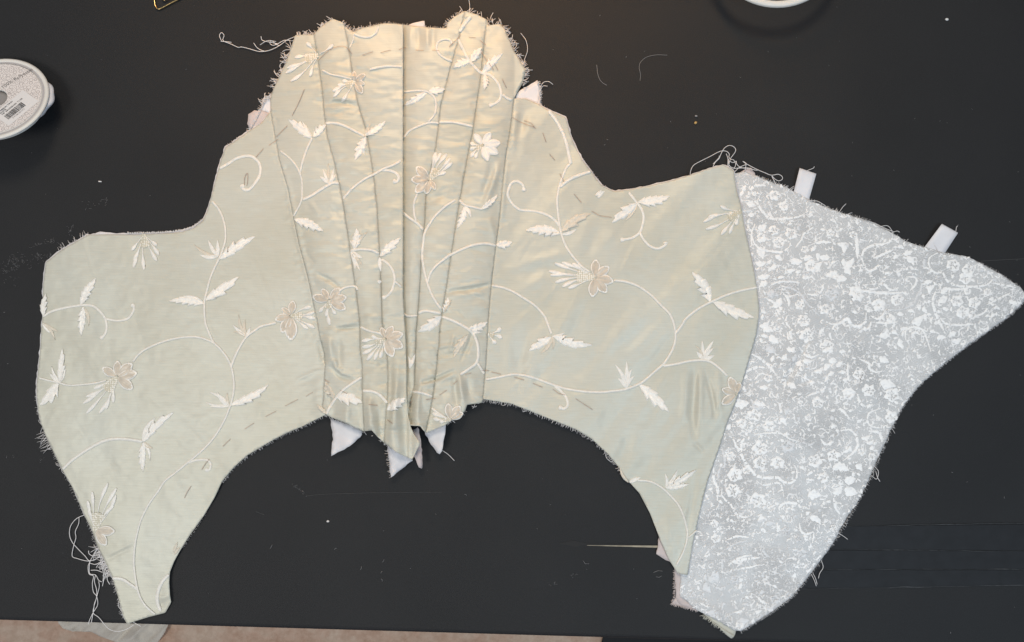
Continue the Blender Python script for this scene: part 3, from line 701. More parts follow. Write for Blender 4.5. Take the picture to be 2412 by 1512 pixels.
SCR = {
1: [[(590,310),(480,310),(410,370),(395,450)],[(340,480),(480,500),(550,600),(640,680),(760,690),(950,670),(1080,600)],[(430,870),(470,980),(560,1040),(760,1070),(860,1010),(870,960)],[(930,1020),(1000,930),(1030,860),(1140,780)],[(470,750),(430,850),(430,1000)],[(2040,900),(1990,960),(1800,1000),(1720,1050),(1690,1130),(1720,1230)],[(2050,1040),(1900,1110),(1820,1140)],[(1640,930),(1640,1050),(1660,1120)],[(1720,1240),(1770,1280),(1840,1260),(1880,1210)],[(640,1450),(740,1410),(880,1400),(980,1420)],[(1700,1440),(1780,1490),(1870,1480),(1930,1430),(2000,1490),(2060,1500),(2117,1470)],[(1160,880),(1180,960),(1240,950),(1340,960)]],
2: [[(950,430),(870,480),(860,560),(910,630),(1000,640),(1050,720),(1150,770),(1300,780),(1440,770),(1510,720),(1510,660),(1430,610)],[(850,430),(810,520),(800,600)],[(380,640),(480,640)],[(520,640),(600,600),(720,600)],[(620,680),(720,690),(720,760),(660,820)],[(700,670),(780,720),(780,800),(740,870),(700,960),(620,1000),(540,1020),(440,1020)],[(1010,790),(1120,810),(1250,800)],[(1520,740),(1620,760),(1760,790)],[(1460,970),(1580,910),(1720,840)],[(1330,1090),(1420,1060),(1470,1010)],[(960,1080),(1030,1160),(1180,1180),(1350,1170)],[(930,830),(900,920),(920,1030),(970,1150),(1030,1270)],[(0,1110),(40,1170),(120,1190),(190,1150),(210,1060)],[(240,1080),(330,1110),(390,1060),(390,1010)],[(270,1150),(390,1160),(530,1150)],[(620,1340),(620,1240),(700,1200),(790,1230),(840,1330),(880,1460)],[(680,1330),(700,1260),(760,1260)],[(0,780),(150,820),(300,840),(480,850),(620,840)],[(110,230),(110,400),(120,490)]],
3: [[(620,100),(740,50),(880,45),(980,60)],[(640,150),(760,110),(880,120),(980,180),(1060,290),(1150,380),(1210,440)],[(790,180),(850,250),(860,340)],[(600,240),(700,300),(730,360)],[(840,430),(820,500),(870,580)],[(900,590),(870,640),(900,740)],[(840,620),(850,700),(900,770)],[(970,790),(1040,880),(1120,910),(1200,880)],[(1270,500),(1340,530),(1440,520),(1530,470),(1570,530),(1640,560),(1730,510),(1740,400)],[(1800,490),(1770,580),(1680,600)],[(1810,460),(1900,470),(1950,390)],[(1060,190),(1190,190),(1250,120)],[(1660,930),(1770,980),(1780,1040),(1850,1080),(1920,1070)],[(1530,970),(1530,1100),(1550,1200)],[(1640,1330),(1670,1430),(1740,1480)],[(420,870),(520,920),(620,1000),(720,1120)],[(340,1090),(470,1030),(600,1030)],[(460,1170),(530,1100),(600,1110)],[(440,1180),(430,1300),(400,1350)],[(740,1170),(810,1180),(800,1290)],[(1180,1180),(1270,1230),(1240,1290),(1100,1340),(1030,1390)]],
4: [[(510,400),(600,450),(640,530),(690,620),(740,710),(830,830),(930,880),(1080,880),(1200,940),(1290,900),(1300,800),(1270,740)],[(730,450),(700,520),(700,600)],[(820,410),(940,400),(1120,400),(1230,460),(1330,490)],[(1330,440),(1380,500),(1450,520),(1520,480)],[(1560,460),(1620,520),(1720,480)],[(1780,370),(1880,360),(1950,430),(1960,540),(1900,620),(1800,700)],[(1900,430),(1860,520),(1780,560)],[(2200,130),(2090,180),(2070,270),(2130,330),(2250,340)],[(470,520),(500,600),(520,740),(460,800),(450,900),(500,950)],[(400,760),(400,900),(440,1000),(440,1130)],[(490,1000),(490,1080),(590,1180),(640,1270),(740,1310),(850,1260)],[(1110,1270),(1120,1190),(1220,1150),(1320,1180),(1370,1260)],[(1200,1330),(1200,1220),(1270,1190)],[(1400,860),(1500,800)],[(860,910),(940,960),(1110,940),(1160,1090)],[(1370,890),(1490,910)],[(1700,1100),(1720,1200),(1770,1280)],[(2080,370),(2200,400),(2230,500)],[(1750,110),(1860,220)],[(650,490),(690,460)]],
5: [[(790,290),(900,250),(1050,260)],[(780,400),(900,330),(1030,300)],[(800,600),(900,540),(1180,500)],[(870,640),(1000,630),(1180,590)],[(830,560),(950,500),(1100,470)],[(730,480),(730,680)],[(1190,350),(1240,450),(1300,500)],[(1650,80),(1670,170),(1720,220),(1820,210),(1810,330)],[(1390,80),(1400,220)],[(870,1160),(960,1140),(1010,1080)],[(1100,1180),(1200,1130)],[(760,1230),(820,1180),(900,1160)],[(1140,960),(1210,1030),(1290,1050)],[(1560,440),(1640,400)]]}
LEA = {
1: [(370,510,480,540),(360,600,440,590),(390,650,470,630),(500,800,600,760),(490,930,610,910),(490,1040,560,1150),(700,1110,780,1170),(880,1190,1010,1180),(1030,1160,1130,1130),(1180,1080,1190,1170),(1210,1130,1330,1130),(1110,1060,1170,1020),(1410,970,1510,960),(1480,980,1490,1080),(1510,960,1540,1020),(1500,1230,1480,1140),(1500,1230,1600,1140),(1490,1230,1560,1330),(470,1190,600,1180),(600,1200,660,1150),(640,1260,730,1220),(830,1280,930,1270),(930,1300,1000,1280),(1010,1360,1090,1350),(1170,1300,1230,1180),(500,1350,640,1330),(730,1370,810,1350),(560,1400,520,1470),(1280,1340,1400,1300),(1400,1380,1520,1370),(290,430,340,360),(330,370,350,310)],
2: [(600,450,690,410),(630,470,700,560),(490,490,550,460),(530,370,600,390),(810,730,900,720),(830,790,920,765),(850,790,870,850),(790,860,810,910),(980,850,1060,810),(960,940,1050,890),(1000,1000,1070,1020),(530,1060,600,1070),(640,1030,710,1050),(750,960,760,1030),(800,990,840,1060),(680,1160,800,1080),(820,1060,830,1140),(560,1220,640,1200),(580,1290,600,1240),(370,1300,440,1290),(400,1270,430,1210),(480,1340,490,1400),(550,1320,590,1430),(870,1240,930,1260),(940,1320,1040,1310),(1060,1300,1150,1250),(1090,1340,1200,1320),(1530,1000,1600,1020),(1640,990,1650,1060),(1690,930,1780,960),(1500,1100,1560,1060)],
3: [(600,180,740,200),(590,30,560,110),(680,340,770,230),(540,380,600,410),(520,560,630,500),(560,600,680,610),(640,660,740,750),(540,660,620,680),(700,580,790,590),(530,690,545,750),(600,760,700,860),(830,820,930,800),(770,930,830,870),(900,960,940,870),(930,980,1020,1010),(1010,950,1130,950),(1430,850,1510,850),(1310,950,1410,960),(1400,1020,1470,960),(1150,1080,1250,1020),(1260,1060,1340,990),(1300,1120,1380,1080),(1420,1090,1520,1100),(1470,1170,1540,1150),(840,1210,940,1270),(1090,1200,1160,1200),(520,1250,620,1260),(380,1350,430,1320),(460,1420,590,1460),(1380,1320,1400,1260),(1460,1300,1620,1310),(1890,670,2010,670),(1920,640,1990,580),(2030,610,2100,650),(2040,780,2050,720),(1890,910,2000,970),(1900,1190,2080,1240),(1750,1490,1810,1460),(340,1240,360,1300),(650,960,690,890)],
4: [(630,90,780,70),(1120,230,1190,320),(1120,180,1130,130),(1170,180,1220,110),(1670,160,1720,130),(1800,80,1870,90),(1670,340,1740,320),(2000,450,2100,420),(2060,510,2140,470),(2090,570,2150,540),(1690,770,1870,800),(1940,740,2010,810),(1990,860,1950,830),(1820,920,1940,890),(1690,1050,1790,970),(1420,1080,1570,1080),(1500,1060,1530,1000),(1600,1180,1590,1130),(1400,1290,1450,1250),(1450,1300,1560,1390),(880,1350,970,1320),(960,1390,1060,1360),(390,1300,410,1280),(340,1010,390,990),(310,1060,330,1110),(1870,540,1900,600),(750,350,770,380),(800,340,820,300),(1330,760,1380,800),(1820,1000,1960,1050),(580,300,560,370)],
5: [(1150,60,1240,50),(1240,100,1330,70),(540,780,540,690),(570,790,680,670),(520,800,600,930),(1170,930,1250,910),(1330,840,1390,870),(900,1330,1050,1250),(930,880,960,800),(560,1150,640,1220)]}
DOT = {1: [(1630,1400),(1815,1425),(2025,1420),(1370,1215),(2020,1205),(1375,1050),(2080,1130)], 2: [(105,720),(275,740),(465,740),(620,745),(460,540),(465,1455)],
       3: [(2030,850),(1855,1000),(1650,990),(2000,1140),(650,1370),(1550,1210)], 4: [(1250,385),(1425,420),(1640,215),(1580,1260),(1290,1290),(1000,180),(1790,455)],
       5: [(1915,300),(1830,360),(1105,800),(1200,690),(430,560),(680,1010),(880,1060),(400,770)]}
JPa = np.array(JP, float)
class Fig:
    def __init__(s): s.P = []; s.Z = []; s.F = []
    def add(s, pts, dz, faces):
        n = len(s.P); s.P += [tuple(p) for p in pts]; s.Z += list(dz); s.F += [tuple(i + n for i in f) for f in faces]
figs = {0: Fig(), 1: Fig()}
rf = random.Random(5)
anchors = []
JIN = JPa
def okp(x, y):
    if not inside(np.array([[x, y]]), JIN)[0]: return False
    xr = np.interp(y, [p[1] for p in SR], [p[0] for p in SR])
    return x > xr - 6
def rosette(f, x, y, r):
    if not okp(x, y): return
    n = 26; ph = rf.uniform(0, 6.28); k = rf.choice((5, 5, 6)); base = rf.uniform(0.05, 0.3)
    rings = []
    for fr, dz in ((1.0, 0.0), (0.72, 0.42), (0.42, 0.22), (0.13, 0.0)):
        for i in range(n):
            a = i * 2 * math.pi / n
            rr = r * fr * (1 if fr < 0.5 else (0.74 + 0.28 * abs(math.sin(k * a / 2 + ph))) + rf.uniform(-0.13, 0.13))
            rings.append((x + rr * math.cos(a), y + rr * 0.92 * math.sin(a)))
    dz = sum(([base + d + rf.uniform(-.06, .06) for _ in range(n)] for d in (0.0, 0.42, 0.22, 0.0)), [])
    F = []
    for q in range(3):
        for i in range(n):
            j = (i + 1) % n
            if q == 2 and rf.random() < 0.30: continue
            if q == 1 and rf.random() < 0.20: continue
            F.append((q * n + i, q * n + j, (q + 1) * n + j, (q + 1) * n + i))
    f.add(rings, dz, F); anchors.append((x, y, r))
def scroll(f, pts, wd):
    P = catmull(pts, 2.2)
    T = np.gradient(P, axis=0); T /= np.linalg.norm(T, axis=1)[:, None] + 1e-9
    Nn = np.stack([-T[:, 1], T[:, 0]], 1); n = len(P); base = rf.uniform(0.05, 0.3)
    pts2 = []; dz = []; F = []
    for i in range(n):
        e = math.sin(math.pi * min(max(i / (n - 1), 0.06), 0.94)) ** 0.45
        for s_, d in ((-1, 0.0), (0, 0.32), (1, 0.0)):
            ww = wd * e * (0.5 + (rf.uniform(-0.22, 0.22) if s_ else 0))
            pts2.append(tuple(P[i] + Nn[i] * s_ * ww)); dz.append(base + d)
        if i % 10 == 0: anchors.append((P[i][0], P[i][1], 5))
    for i in range(n - 1):
        if rf.random() < 0.08: continue
        m_ = P[i]
        if not okp(m_[0], m_[1]): continue
        for c in range(2):
            F.append((i * 3 + c, i * 3 + c + 1, (i + 1) * 3 + c + 1, (i + 1) * 3 + c))
    f.add(pts2, dz, F)
def sprig(f, x0, y0, x1, y1, wd=None):
    if not okp((x0 + x1) / 2, (y0 + y1) / 2): return
    L = math.hypot(x1 - x0, y1 - y0); wd = wd or L * rf.uniform(0.45, 0.68)
    tx, ty = (x1 - x0) / L, (y1 - y0) / L; nx, ny = -ty, tx; n = 9; base = rf.uniform(0.05, 0.3)
    P2 = []; dz = []; F = []; bend = rf.uniform(-0.2, 0.2) * L
    for i in range(n):
        t = i / (n - 1); w_ = wd * 0.5 * math.sin(math.pi * min(max(t, 0.04), 0.97) ** 0.8) ** 0.8
        cx = x0 + tx * L * t + nx * bend * math.sin(math.pi * t); cy = y0 + ty * L * t + ny * bend * math.sin(math.pi * t)
        for s_, d in ((-1, 0.0), (0, 0.35), (1, 0.0)):
            ww = w_ * (1 + (rf.uniform(-0.35, 0.35) if s_ else 0))
            P2.append((cx + nx * s_ * ww, cy + ny * s_ * ww)); dz.append(base + d)
    for i in range(n - 1):
        for c in range(2): F.append((i * 3 + c, i * 3 + c + 1, (i + 1) * 3 + c + 1, (i + 1) * 3 + c))
    f.add(P2, dz, F); anchors.append(((x0 + x1) / 2, (y0 + y1) / 2, L * 0.4))
for k, (ox, oy, s_) in REG.items():
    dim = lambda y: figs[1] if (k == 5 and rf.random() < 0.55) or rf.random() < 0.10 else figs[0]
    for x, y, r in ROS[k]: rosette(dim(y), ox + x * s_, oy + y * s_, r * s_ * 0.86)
    for pts in SCR[k]: scroll(dim(0), [(ox + x * s_, oy + y * s_) for x, y in pts], rf.uniform(4.6, 7.2))
    for x0, y0, x1, y1 in LEA[k]: sprig(dim(0), ox + x0 * s_, oy + y0 * s_, ox + x1 * s_, oy + y1 * s_)
    for x, y in DOT[k]:
        if okp(ox + x * s_, oy + y * s_): sprig(figs[0], ox + x * s_ - 1.6, oy + y * s_, ox + x * s_ + 1.8, oy + y * s_ + .3, 3.4)
for _ in range(5000):           # small woven sprigs between the larger figures
    x = rf.uniform(1600, 2410); y = rf.uniform(410, 1480)
    if not okp(x, y): continue
    A = np.array(anchors)
    dm = (np.hypot(A[:, 0] - x, A[:, 1] - y) - A[:, 2]).min()
    if dm < 2.2: continue
    if dm > 10 and rf.random() < 0.4: continue
    L = rf.uniform(6, 13); a = rf.uniform(0, 6.28)
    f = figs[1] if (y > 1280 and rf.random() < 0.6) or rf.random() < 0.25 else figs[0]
    if rf.random() < 0.6:
        b_ = rf.choice((-1, 1)) * rf.uniform(0.5, 1.3); L *= 1.3
        scroll(f, [(x - L / 2 * math.cos(a), y - L / 2 * math.sin(a)), (x + b_ * 2.5 * math.sin(a), y - b_ * 2.5 * math.cos(a)), (x + L / 2 * math.cos(a + b_), y + L / 2 * math.sin(a + b_))], rf.uniform(2.6, 4.4))
        anchors.append((x, y, L * 0.35))
    else:
        sprig(f, x - L / 2 * math.cos(a), y - L / 2 * math.sin(a), x + L / 2 * math.cos(a), y + L / 2 * math.sin(a))
for k, f in figs.items():
    P = np.array(f.P); z = (HJ(P) + np.array(f.Z)) / 1000
    F = []
    Wd = at_arr(P, z)
    for q in f.F:
        a, b, c = Wd[q[0]], Wd[q[1]], Wd[q[2]]
        nz = (b[0] - a[0]) * (c[1] - a[1]) - (b[1] - a[1]) * (c[0] - a[0])
        F.append(q if nz > 0 else q[::-1])
    o = mesh_obj('woven_figures', Wd, F, (FIG, FIG2)[k], broc)
    tag(o, label=('bright white woven flowers and scrolls', 'duller grey woven sprigs')[k], kind='stuff')

# ------------------------------------------------------------------ embroidery
def ribbon_mesh(P, half, height, hf, lift=0.15):
    """half-round cord lying on the cloth; half: half width along the line"""
    T = np.gradient(P, axis=0); T /= np.linalg.norm(T, axis=1)[:, None] + 1e-9
    Nn = np.stack([-T[:, 1], T[:, 0]], 1); n = len(P)
    offs = np.array([-1, -0.75, -0.3, 0.3, 0.75, 1.0]); hz = np.array([0, 0.62, 0.97, 0.97, 0.62, 0.0])
    half = np.broadcast_to(half, (n,))
    Q = (P[:, None] + Nn[:, None] * offs[None, :, None] * half[:, None, None]).reshape(-1, 2)
    zc = np.repeat(hf(P), len(offs)); zq = hf(Q)
    z = np.maximum(zq, 0.5 * (zq + zc)) + lift + (hz[None] * height * (half / half.max())[:, None]).ravel()
    d = np.r_[0, np.cumsum(np.linalg.norm(np.diff(P, axis=0), axis=1))]
    uv = np.stack([np.repeat(d, len(offs)) * 0.55, np.tile(offs, n)], 1)
    F = []; m = len(offs)
    for i in range(n - 1):
        for k in range(m - 1):
            F.append((i * m + k, (i + 1) * m + k, (i + 1) * m + k + 1, i * m + k + 1))
    return Q, z, F, uv

def fix(W, F):
    out = []
    for q in F:
        a, b, c = W[q[0]], W[q[1]], W[q[2]]
        nz = (b[0] - a[0]) * (c[1] - a[1]) - (b[1] - a[1]) * (c[0] - a[0])
        out.append(q if nz >= 0 else tuple(q)[::-1])
    return out

def vine(pts, wd=6.2, bead=False, mat=None):
    P = catmull(pts, 3.0)
    n = len(P); half = np.full(n, wd / 2)
    half *= 1 + 0.10 * vnoise(np.arange(n) / 5.0, np.arange(n) * 0 + pts[0][0], 2)
    half[0] *= 0.5; half[-1] *= 0.6
    if bead:
        e = np.arange(n)[::-1] * 3.0
        half = half + 2.6 * np.exp(-((e - 4) / 4.0) ** 2)
    Q, z, F, uv = ribbon_mesh(P, half, 0.55 + 0.05 * wd, H)
    W = at_arr(Q, z / 1000)
    mesh_obj('vine', W, fix(W, F), mat or CORD, bod, uvs=uv)

def leaf_mesh(b, t, wd, bend=0.0, teeth=4, club=False, tilt=0.0, height=0.55, nt=27):
    b = np.array(b, float); t = np.array(t, float); d = t - b; L = np.linalg.norm(d); d /= L; nn = np.array([-d[1], d[0]])
    offs = np.array([-1, -0.82, -0.5, -0.08, 0.08, 0.5, 0.82, 1.0]); hz = np.array([0.0, 0.75, 1.0, 0.40, 0.40, 1.0, 0.75, 0.0])
    if club: hz = np.array([0.0, 0.7, 0.95, 1.0, 1.0, 0.95, 0.7, 0.0])
    Q = []; Z = []; uv = []; side_ = 1 if tilt > 0 else -1
    for i in range(nt):
        s = i / (nt - 1)
        if club:
            w_ = wd * 0.5 * (0.26 + 0.74 * math.exp(-((s - 0.80) / 0.20) ** 2)) * (1.0 if s < 0.93 else 0.72)
        else:
            w_ = wd * 0.5 * (math.sin(math.pi * (0.03 + 0.955 * s) ** 0.78) ** 0.85)
        for o_, z_ in zip(offs, hz):
            f = 1.0; fwd = 0.0
            if teeth and abs(o_) > 0.45:
                ph = (s * teeth + (0.5 if o_ > 0 else 0.0)) % 1.0
                big = 1.0 if o_ * side_ > 0 else 0.45
                f = 1.0 + (ph - 0.55) * 1.15 * big * (abs(o_) - 0.28)
                fwd = 0.13 * L * abs(o_) * ph * big
                z_ = z_ * (0.40 if ph < 0.18 else 1.0)
            c = b + d * (L * s + fwd * (1 - s)) + nn * (bend * L * math.sin(math.pi * s) + o_ * w_ * f)
            Q.append(c); Z.append(z_ * height * (w_ / (wd * 0.5)) ** 0.5 + tilt * o_)
            uv.append((s * L / 60.0 + abs(o_) * 0.10, o_))
    F = []; m = len(offs)
    for i in range(nt - 1):
        for k in range(m - 1):
            F.append((i * m + k, (i + 1) * m + k, (i + 1) * m + k + 1, i * m + k + 1))
    Q = np.array(Q)
    z = H(Q) + 0.14 + np.array(Z)
    W = at_arr(Q, z / 1000)
    return W, fix(W, F), np.array(uv)

rl = random.Random(3)
def leaf(b, t, wd=22, mat=None, teeth=None, bend=None, name='leaf'):
    L = math.hypot(t[0] - b[0], t[1] - b[1])
    W, F, uv = leaf_mesh(b, t, wd, rl.uniform(-0.07, 0.07) if bend is None else bend, rl.choice((3, 4, 4, 5)) if teeth is None else teeth, tilt=rl.uniform(-0.45, 0.45), height=1.05)
    mesh_obj(name, W, F, mat or STITCH, bod, uvs=uv)

def frond(b, t, wd=8, parent=None, mat=None, name='leaf'):
    W, F, uv = leaf_mesh(b, t, wd, rl.uniform(-0.12, 0.12), 0, tilt=rl.uniform(-0.15, 0.15), height=0.55, nt=12)
    return mesh_obj(name, W, F, mat or STITCH, parent or bod, uvs=uv)

def petal(c, t, parent, inner=None):
    c = np.array(c, float); t = np.array(t, float); L = np.linalg.norm(t - c); d = (t - c) / L; nn = np.array([-d[1], d[0]])
    offs = np.array([-1, -0.74, -0.45, -0.06, 0.06, 0.45, 0.74, 1.0]); hz = np.array([0.1, 0.75, 0.9, 0.25, 0.25, 0.9, 0.75, 0.1]); nt = 11
    Q = []; Z = []; uv = []
    for i in range(nt):
        s = 0.10 + 0.90 * i / (nt - 1); k = i / (nt - 1)
        w_ = L * 0.265 * math.sin(math.pi * (0.08 + 0.885 * k) ** 1.15) ** 0.75
        for o_, z_ in zip(offs, hz):
            Q.append(c + d * L * s + nn * o_ * w_); Z.append(z_ * 1.15 * math.sin(math.pi * (0.15 + 0.75 * k)) + 0.1); uv.append((k, o_))
    m = len(offs); F = []; mi = []
    for i in range(nt - 1):
        for k in range(m - 1):
            F.append((i * m + k, (i + 1) * m + k, (i + 1) * m + k + 1, i * m + k + 1)); mi.append(1 if k in (0, m - 2) or i >= nt - 3 and k in (0, 1, m - 3, m - 2) or i == nt - 2 else 0)
    Q = np.array(Q); W = at_arr(Q, (H(Q) + 0.35 + np.array(Z)) / 1000)
    mesh_obj('petal', W, fix(W, F), None, parent, uvs=np.array(uv), mats=[inner or PETAL, STITCH], midx=mi)

def flower(c, petals, lobes, lw=9.5, label=None, inner=None):
    c = np.array(c, float)
    # netted heart of the flower, spread under the plume
    dirs = [np.array(l, float) - c for l in lobes] if lobes else [np.array([8., 0]), np.array([0, 8.])]
    mean = sum(d / np.linalg.norm(d) for d in dirs); mean /= np.linalg.norm(mean) + 1e-9
    rad = 0.52 * np.mean([np.linalg.norm(d) for d in dirs]); nnv = np.array([-mean[1], mean[0]])
    Q = []; Z = []; F = []
    for i in range(9):
        s = i / 8
        for k in range(7):
            o_ = (k - 3) / 3
            Q.append(c + mean * (rad * s * (1 - 0.12 * abs(o_)) - 2) + nnv * o_ * (2.5 + 0.06 * rad + 0.26 * rad * s)); Z.append(0.35 * (1 - o_ * o_) + 0.25 * ((i + k) % 2))
    for i in range(8):
        for k in range(6): F.append((i * 7 + k, (i + 1) * 7 + k, (i + 1) * 7 + k + 1, i * 7 + k + 1))
    Q = np.array(Q); W = at_arr(Q, (H(Q) + 0.25 + np.array(Z)) / 1000)
    fo = mesh_obj('flower', W, fix(W, F), NET, bod)
    if label: fo['label'] = label
    for t in petals: petal(c, t, fo, inner)
    for t in lobes:
        t = np.array(t, float); b0 = c + (t - c) * 0.12
        Wm, Fm, uv = leaf_mesh(b0, t, lw, rl.uniform(-0.08, 0.08), 0, club=True, height=0.8, nt=14)
        mesh_obj('plume_lobe', Wm, Fm, STITCH, fo, uvs=uv)

VINES = [
 ([(499,474),(515,493),(527.5,523),(531,558),(525,585.5),(514,613),(497.5,648),(487.5,683),(481,713),(482.5,753),(485,766),(494,788.5),(502.5,806),(520,823.5),(535,843.5),(544,863.5),(549,886),(551,911),(547.5,936),(541,958.5),(530,986),(515,1013.5),(495,1041),(470,1066),(440,1091),(412.5,1113.5),(387.5,1133.5),(372.5,1156.5),(352.5,1184),(335,1216.5),(325,1246.5),(317.5,1284),(315,1321.5),(317.5,1354),(324,1389),(335,1416.5),(352.5,1436.5),(365,1446.5)],5.4,0),
 ([(312.5,852),(327.5,833.5),(350,818.5),(387.5,803.5),(425,795),(460,793.5),(482.5,798.5),(502.5,807)],5.4,0),
 ([(544,865),(552.5,841),(565,816),(580,793.5),(603,776),(615,768.5),(650,760)],6,0),
 ([(101,745.5),(120,734),(150,725.5),(190,719),(217.5,720.5),(235,733),(247.5,750.5),(251,771),(246,788.5),(236,797)],5.6,1),
 ([(247.5,750.5),(275,755),(300,750.5),(312.5,735.5),(315,723),(309,717)],5.4,1),
 ([(250,896),(225,902),(190,906),(160,907),(137.5,901),(115,896),(92,890)],4.8,0),
 ([(147.5,1105),(170,1083.5),(210,1056),(245,1038.5),(272.5,1033.5),(305,1035),(335,1040)],7.5,0),
 ([(442.5,1090),(462.5,1083.5),(487.5,1083.5),(496,1093.5),(492.5,1106),(482.5,1106)],5.4,1),
 ([(265,1361.5),(287.5,1364),(307.5,1376.5),(324,1388)],8,0),
 ([(397.5,1353),(382.5,1369),(372.5,1391.5),(370,1414),(377.5,1439)],9,0),
 ([(517,397),(537.5,385.5),(560,372),(590,368),(610,385),(612,410),(600,432),(585,447),(573,445),(570,434)],7,1),
 ([(823,112),(831,97),(833,82)],4,0), ([(833,80),(850,86),(870,87),(885,77),(891,62)],6,0),
 ([(758,165),(778,175),(803,180),(828,187)],4.5,0), ([(870,164),(890,159),(915,156),(946,157)],6,0),
 ([(735,325),(723,350),(713,378),(709,395),(706,408)],6,0), ([(660,355),(685,376),(701,398),(710,423),(711,453),(709,473),(700,493),(691,509)],4.6,0),
 ([(712.7,470.5),(737.7,458),(765,440.5),(785,430.5),(797.7,432)],7.5,0),
 ([(807.7,468),(827.7,445.5),(852.7,425.5),(880,410.5),(902.7,398),(927.7,388),(944,378)],6,0),
 ([(949,325),(965,307.5),(992.7,295),(1012.7,289),(1032.7,290)],5.4,0),
 ([(897.7,400.5),(917.7,402),(932.7,408),(939,418),(934,428),(925,425.5)],6.5,1),
 ([(766,290),(788,290),(810,296),(833,307.5),(858,320)],6.5,0),
 ([(951,217),(972.7,214),(992.7,214),(1007.7,217),(1022.7,230),(1026.5,247.5),(1022.7,270),(1007.7,287.5)],5.2,0),
 ([(1064,104),(1060,95),(1047.7,92.5),(1032.7,97.5),(1027.7,110),(1032.7,125),(1047.7,137.5),(1065,144)],5.6,0),
 ([(1109,39),(1092.7,57.5),(1082.7,75)],9,0),
 ([(1079,92.5),(1090,115),(1102.7,140),(1117.7,157.5),(1132.7,171),(1152.7,176),(1170,192.5),(1179,212.5),(1177.7,232.5),(1167.7,242.5),(1151.5,249)],6,1),
 ([(1182.7,222.5),(1192.7,230),(1205,236)],6.5,0), ([(1034,287.5),(1065,287.5),(1090,292.5),(1112.7,297.5)],6.5,0),
 ([(982.7,455.5),(975,478),(975,503),(980,520)],5.5,0), ([(947.7,500.5),(965,514),(985,528),(996.5,540.5)],6.5,0),
 ([(1072.7,470.5),(1052.7,483),(1027.7,505.5),(1012.7,525.5),(1000,548),(996.5,573),(994,603),(997.7,633),(1005,663),(1015,690.5),(1027.7,713),(1039,728)],6,0),
 ([(1167.7,579),(1147.7,574),(1122.7,575.5),(1097.7,583),(1062.7,599),(1042.7,613),(1025,628),(1012.7,645.5),(1006.5,665.5)],6.5,0),
 ([(1081.5,470.5),(1092.7,482),(1115,488),(1135,493)],5.5,0), ([(825,590.5),(847.7,587),(872.7,589),(892.7,597)],6.5,0),
 ([(897.7,610.5),(912.7,620.5),(925,638),(929,660.5),(922.7,683),(912.7,695.5),(900,702)],5.6,1), ([(930,663),(945,675.5)],5,0),
 ([(797.7,685.5),(812.7,677),(835,674),(841.5,683)],5.4,0), ([(949,738),(960,744),(982.7,743)],5,0), ([(985,737),(1002.7,732),(1037.7,738)],7,0),
 ([(1041.5,745.5),(1067.7,756),(1087.7,766),(1110,781),(1122.7,803.5),(1126.5,828.5),(1122.7,853.5),(1105,868.5),(1084,882)],7,0), ([(1124,855),(1132.7,868.5),(1140,880)],6,0),
 ([(849,770),(867.7,778.5),(897.7,786)],5.2,0), ([(851.5,888.5),(827.7,903.5),(807.7,918.5),(790,938.5),(775,961),(769,975)],6.5,0),
 ([(854,920),(877.7,922),(895,931),(911.5,948.5)],7,0), ([(971.5,922),(992.7,925),(1017.7,933.5)],6,0), ([(1016.5,961),(1032.7,973.5),(1052.7,986)],6,0),
 ([(1291.7,260),(1313,290),(1330.5,327.5),(1341.7,375),(1343,386)],8.5,0), ([(1343,386),(1333,395.5),(1323,420.5),(1315.5,443),(1311.7,473),(1314,503),(1318,533),(1323,555.5),(1333,580.5),(1348,603),(1368,625.5),(1388,640.5)],6,0),
 ([(1318,440.5),(1340.5,423),(1365.5,412),(1390.5,404)],8,0),
 ([(1318,533),(1303,515.5),(1280.5,503),(1255.5,497),(1225.5,494),(1207,480.5),(1196,460.5),(1198.7,443),(1206,430),(1218,427),(1230.5,435.5),(1234,450.5)],6,1),
 ([(1480.5,453),(1498,475.5),(1510.5,493),(1515.5,513),(1511.7,533),(1505.5,548),(1488,560.5),(1460.5,565.5)],6,1), ([(1506,546),(1513,560.5),(1528,578),(1548,585.5),(1565.5,578),(1566.7,569)],6,1),
 ([(1445.5,660.5),(1470.5,663),(1500.5,673),(1530.5,693),(1555.5,718),(1575.5,738),(1585.5,758.5),(1590.5,786),(1588,811),(1578,833.5),(1563,856),(1540.5,876),(1510.5,901),(1475.5,916),(1443,921),(1410.5,923.5),(1368,921),(1325.5,913.5),(1295.5,903.5),(1260.5,891),(1230.5,883.5),(1205.5,882),(1172.7,888.5),(1144,893.5)],6.2,0),
 ([(1590.5,786),(1605.5,766),(1615.5,750.5),(1643,728),(1675.5,710.5),(1715.5,693),(1750.5,683),(1782,677)],6.2,0),
 ([(1561.7,862),(1593,857),(1625.5,850),(1655.5,848.5),(1675.5,853.5),(1695.5,868.5),(1713,886)],6.5,0), ([(1305.5,908.5),(1320.5,921),(1333,936),(1336.7,953.5),(1328,962),(1315.5,958.5)],6.5,1),
 ([(1157.7,672),(1182.7,677),(1205.5,685.5),(1230.5,700.5),(1260.5,720.5),(1280.5,743),(1288,758.5),(1298,786)],6,0),
 ([(1500.5,1131),(1530.5,1134),(1555.5,1146.5),(1575.5,1164),(1595.5,1186.5),(1608,1211.5),(1616.7,1241.5),(1618,1266.5),(1610.5,1296.5),(1593,1331.5)],5.6,0), ([(1620.5,1266.5),(1640.5,1249)],4.5,0)]
for pts, wd, bd in VINES: vine(pts, wd, bool(bd))

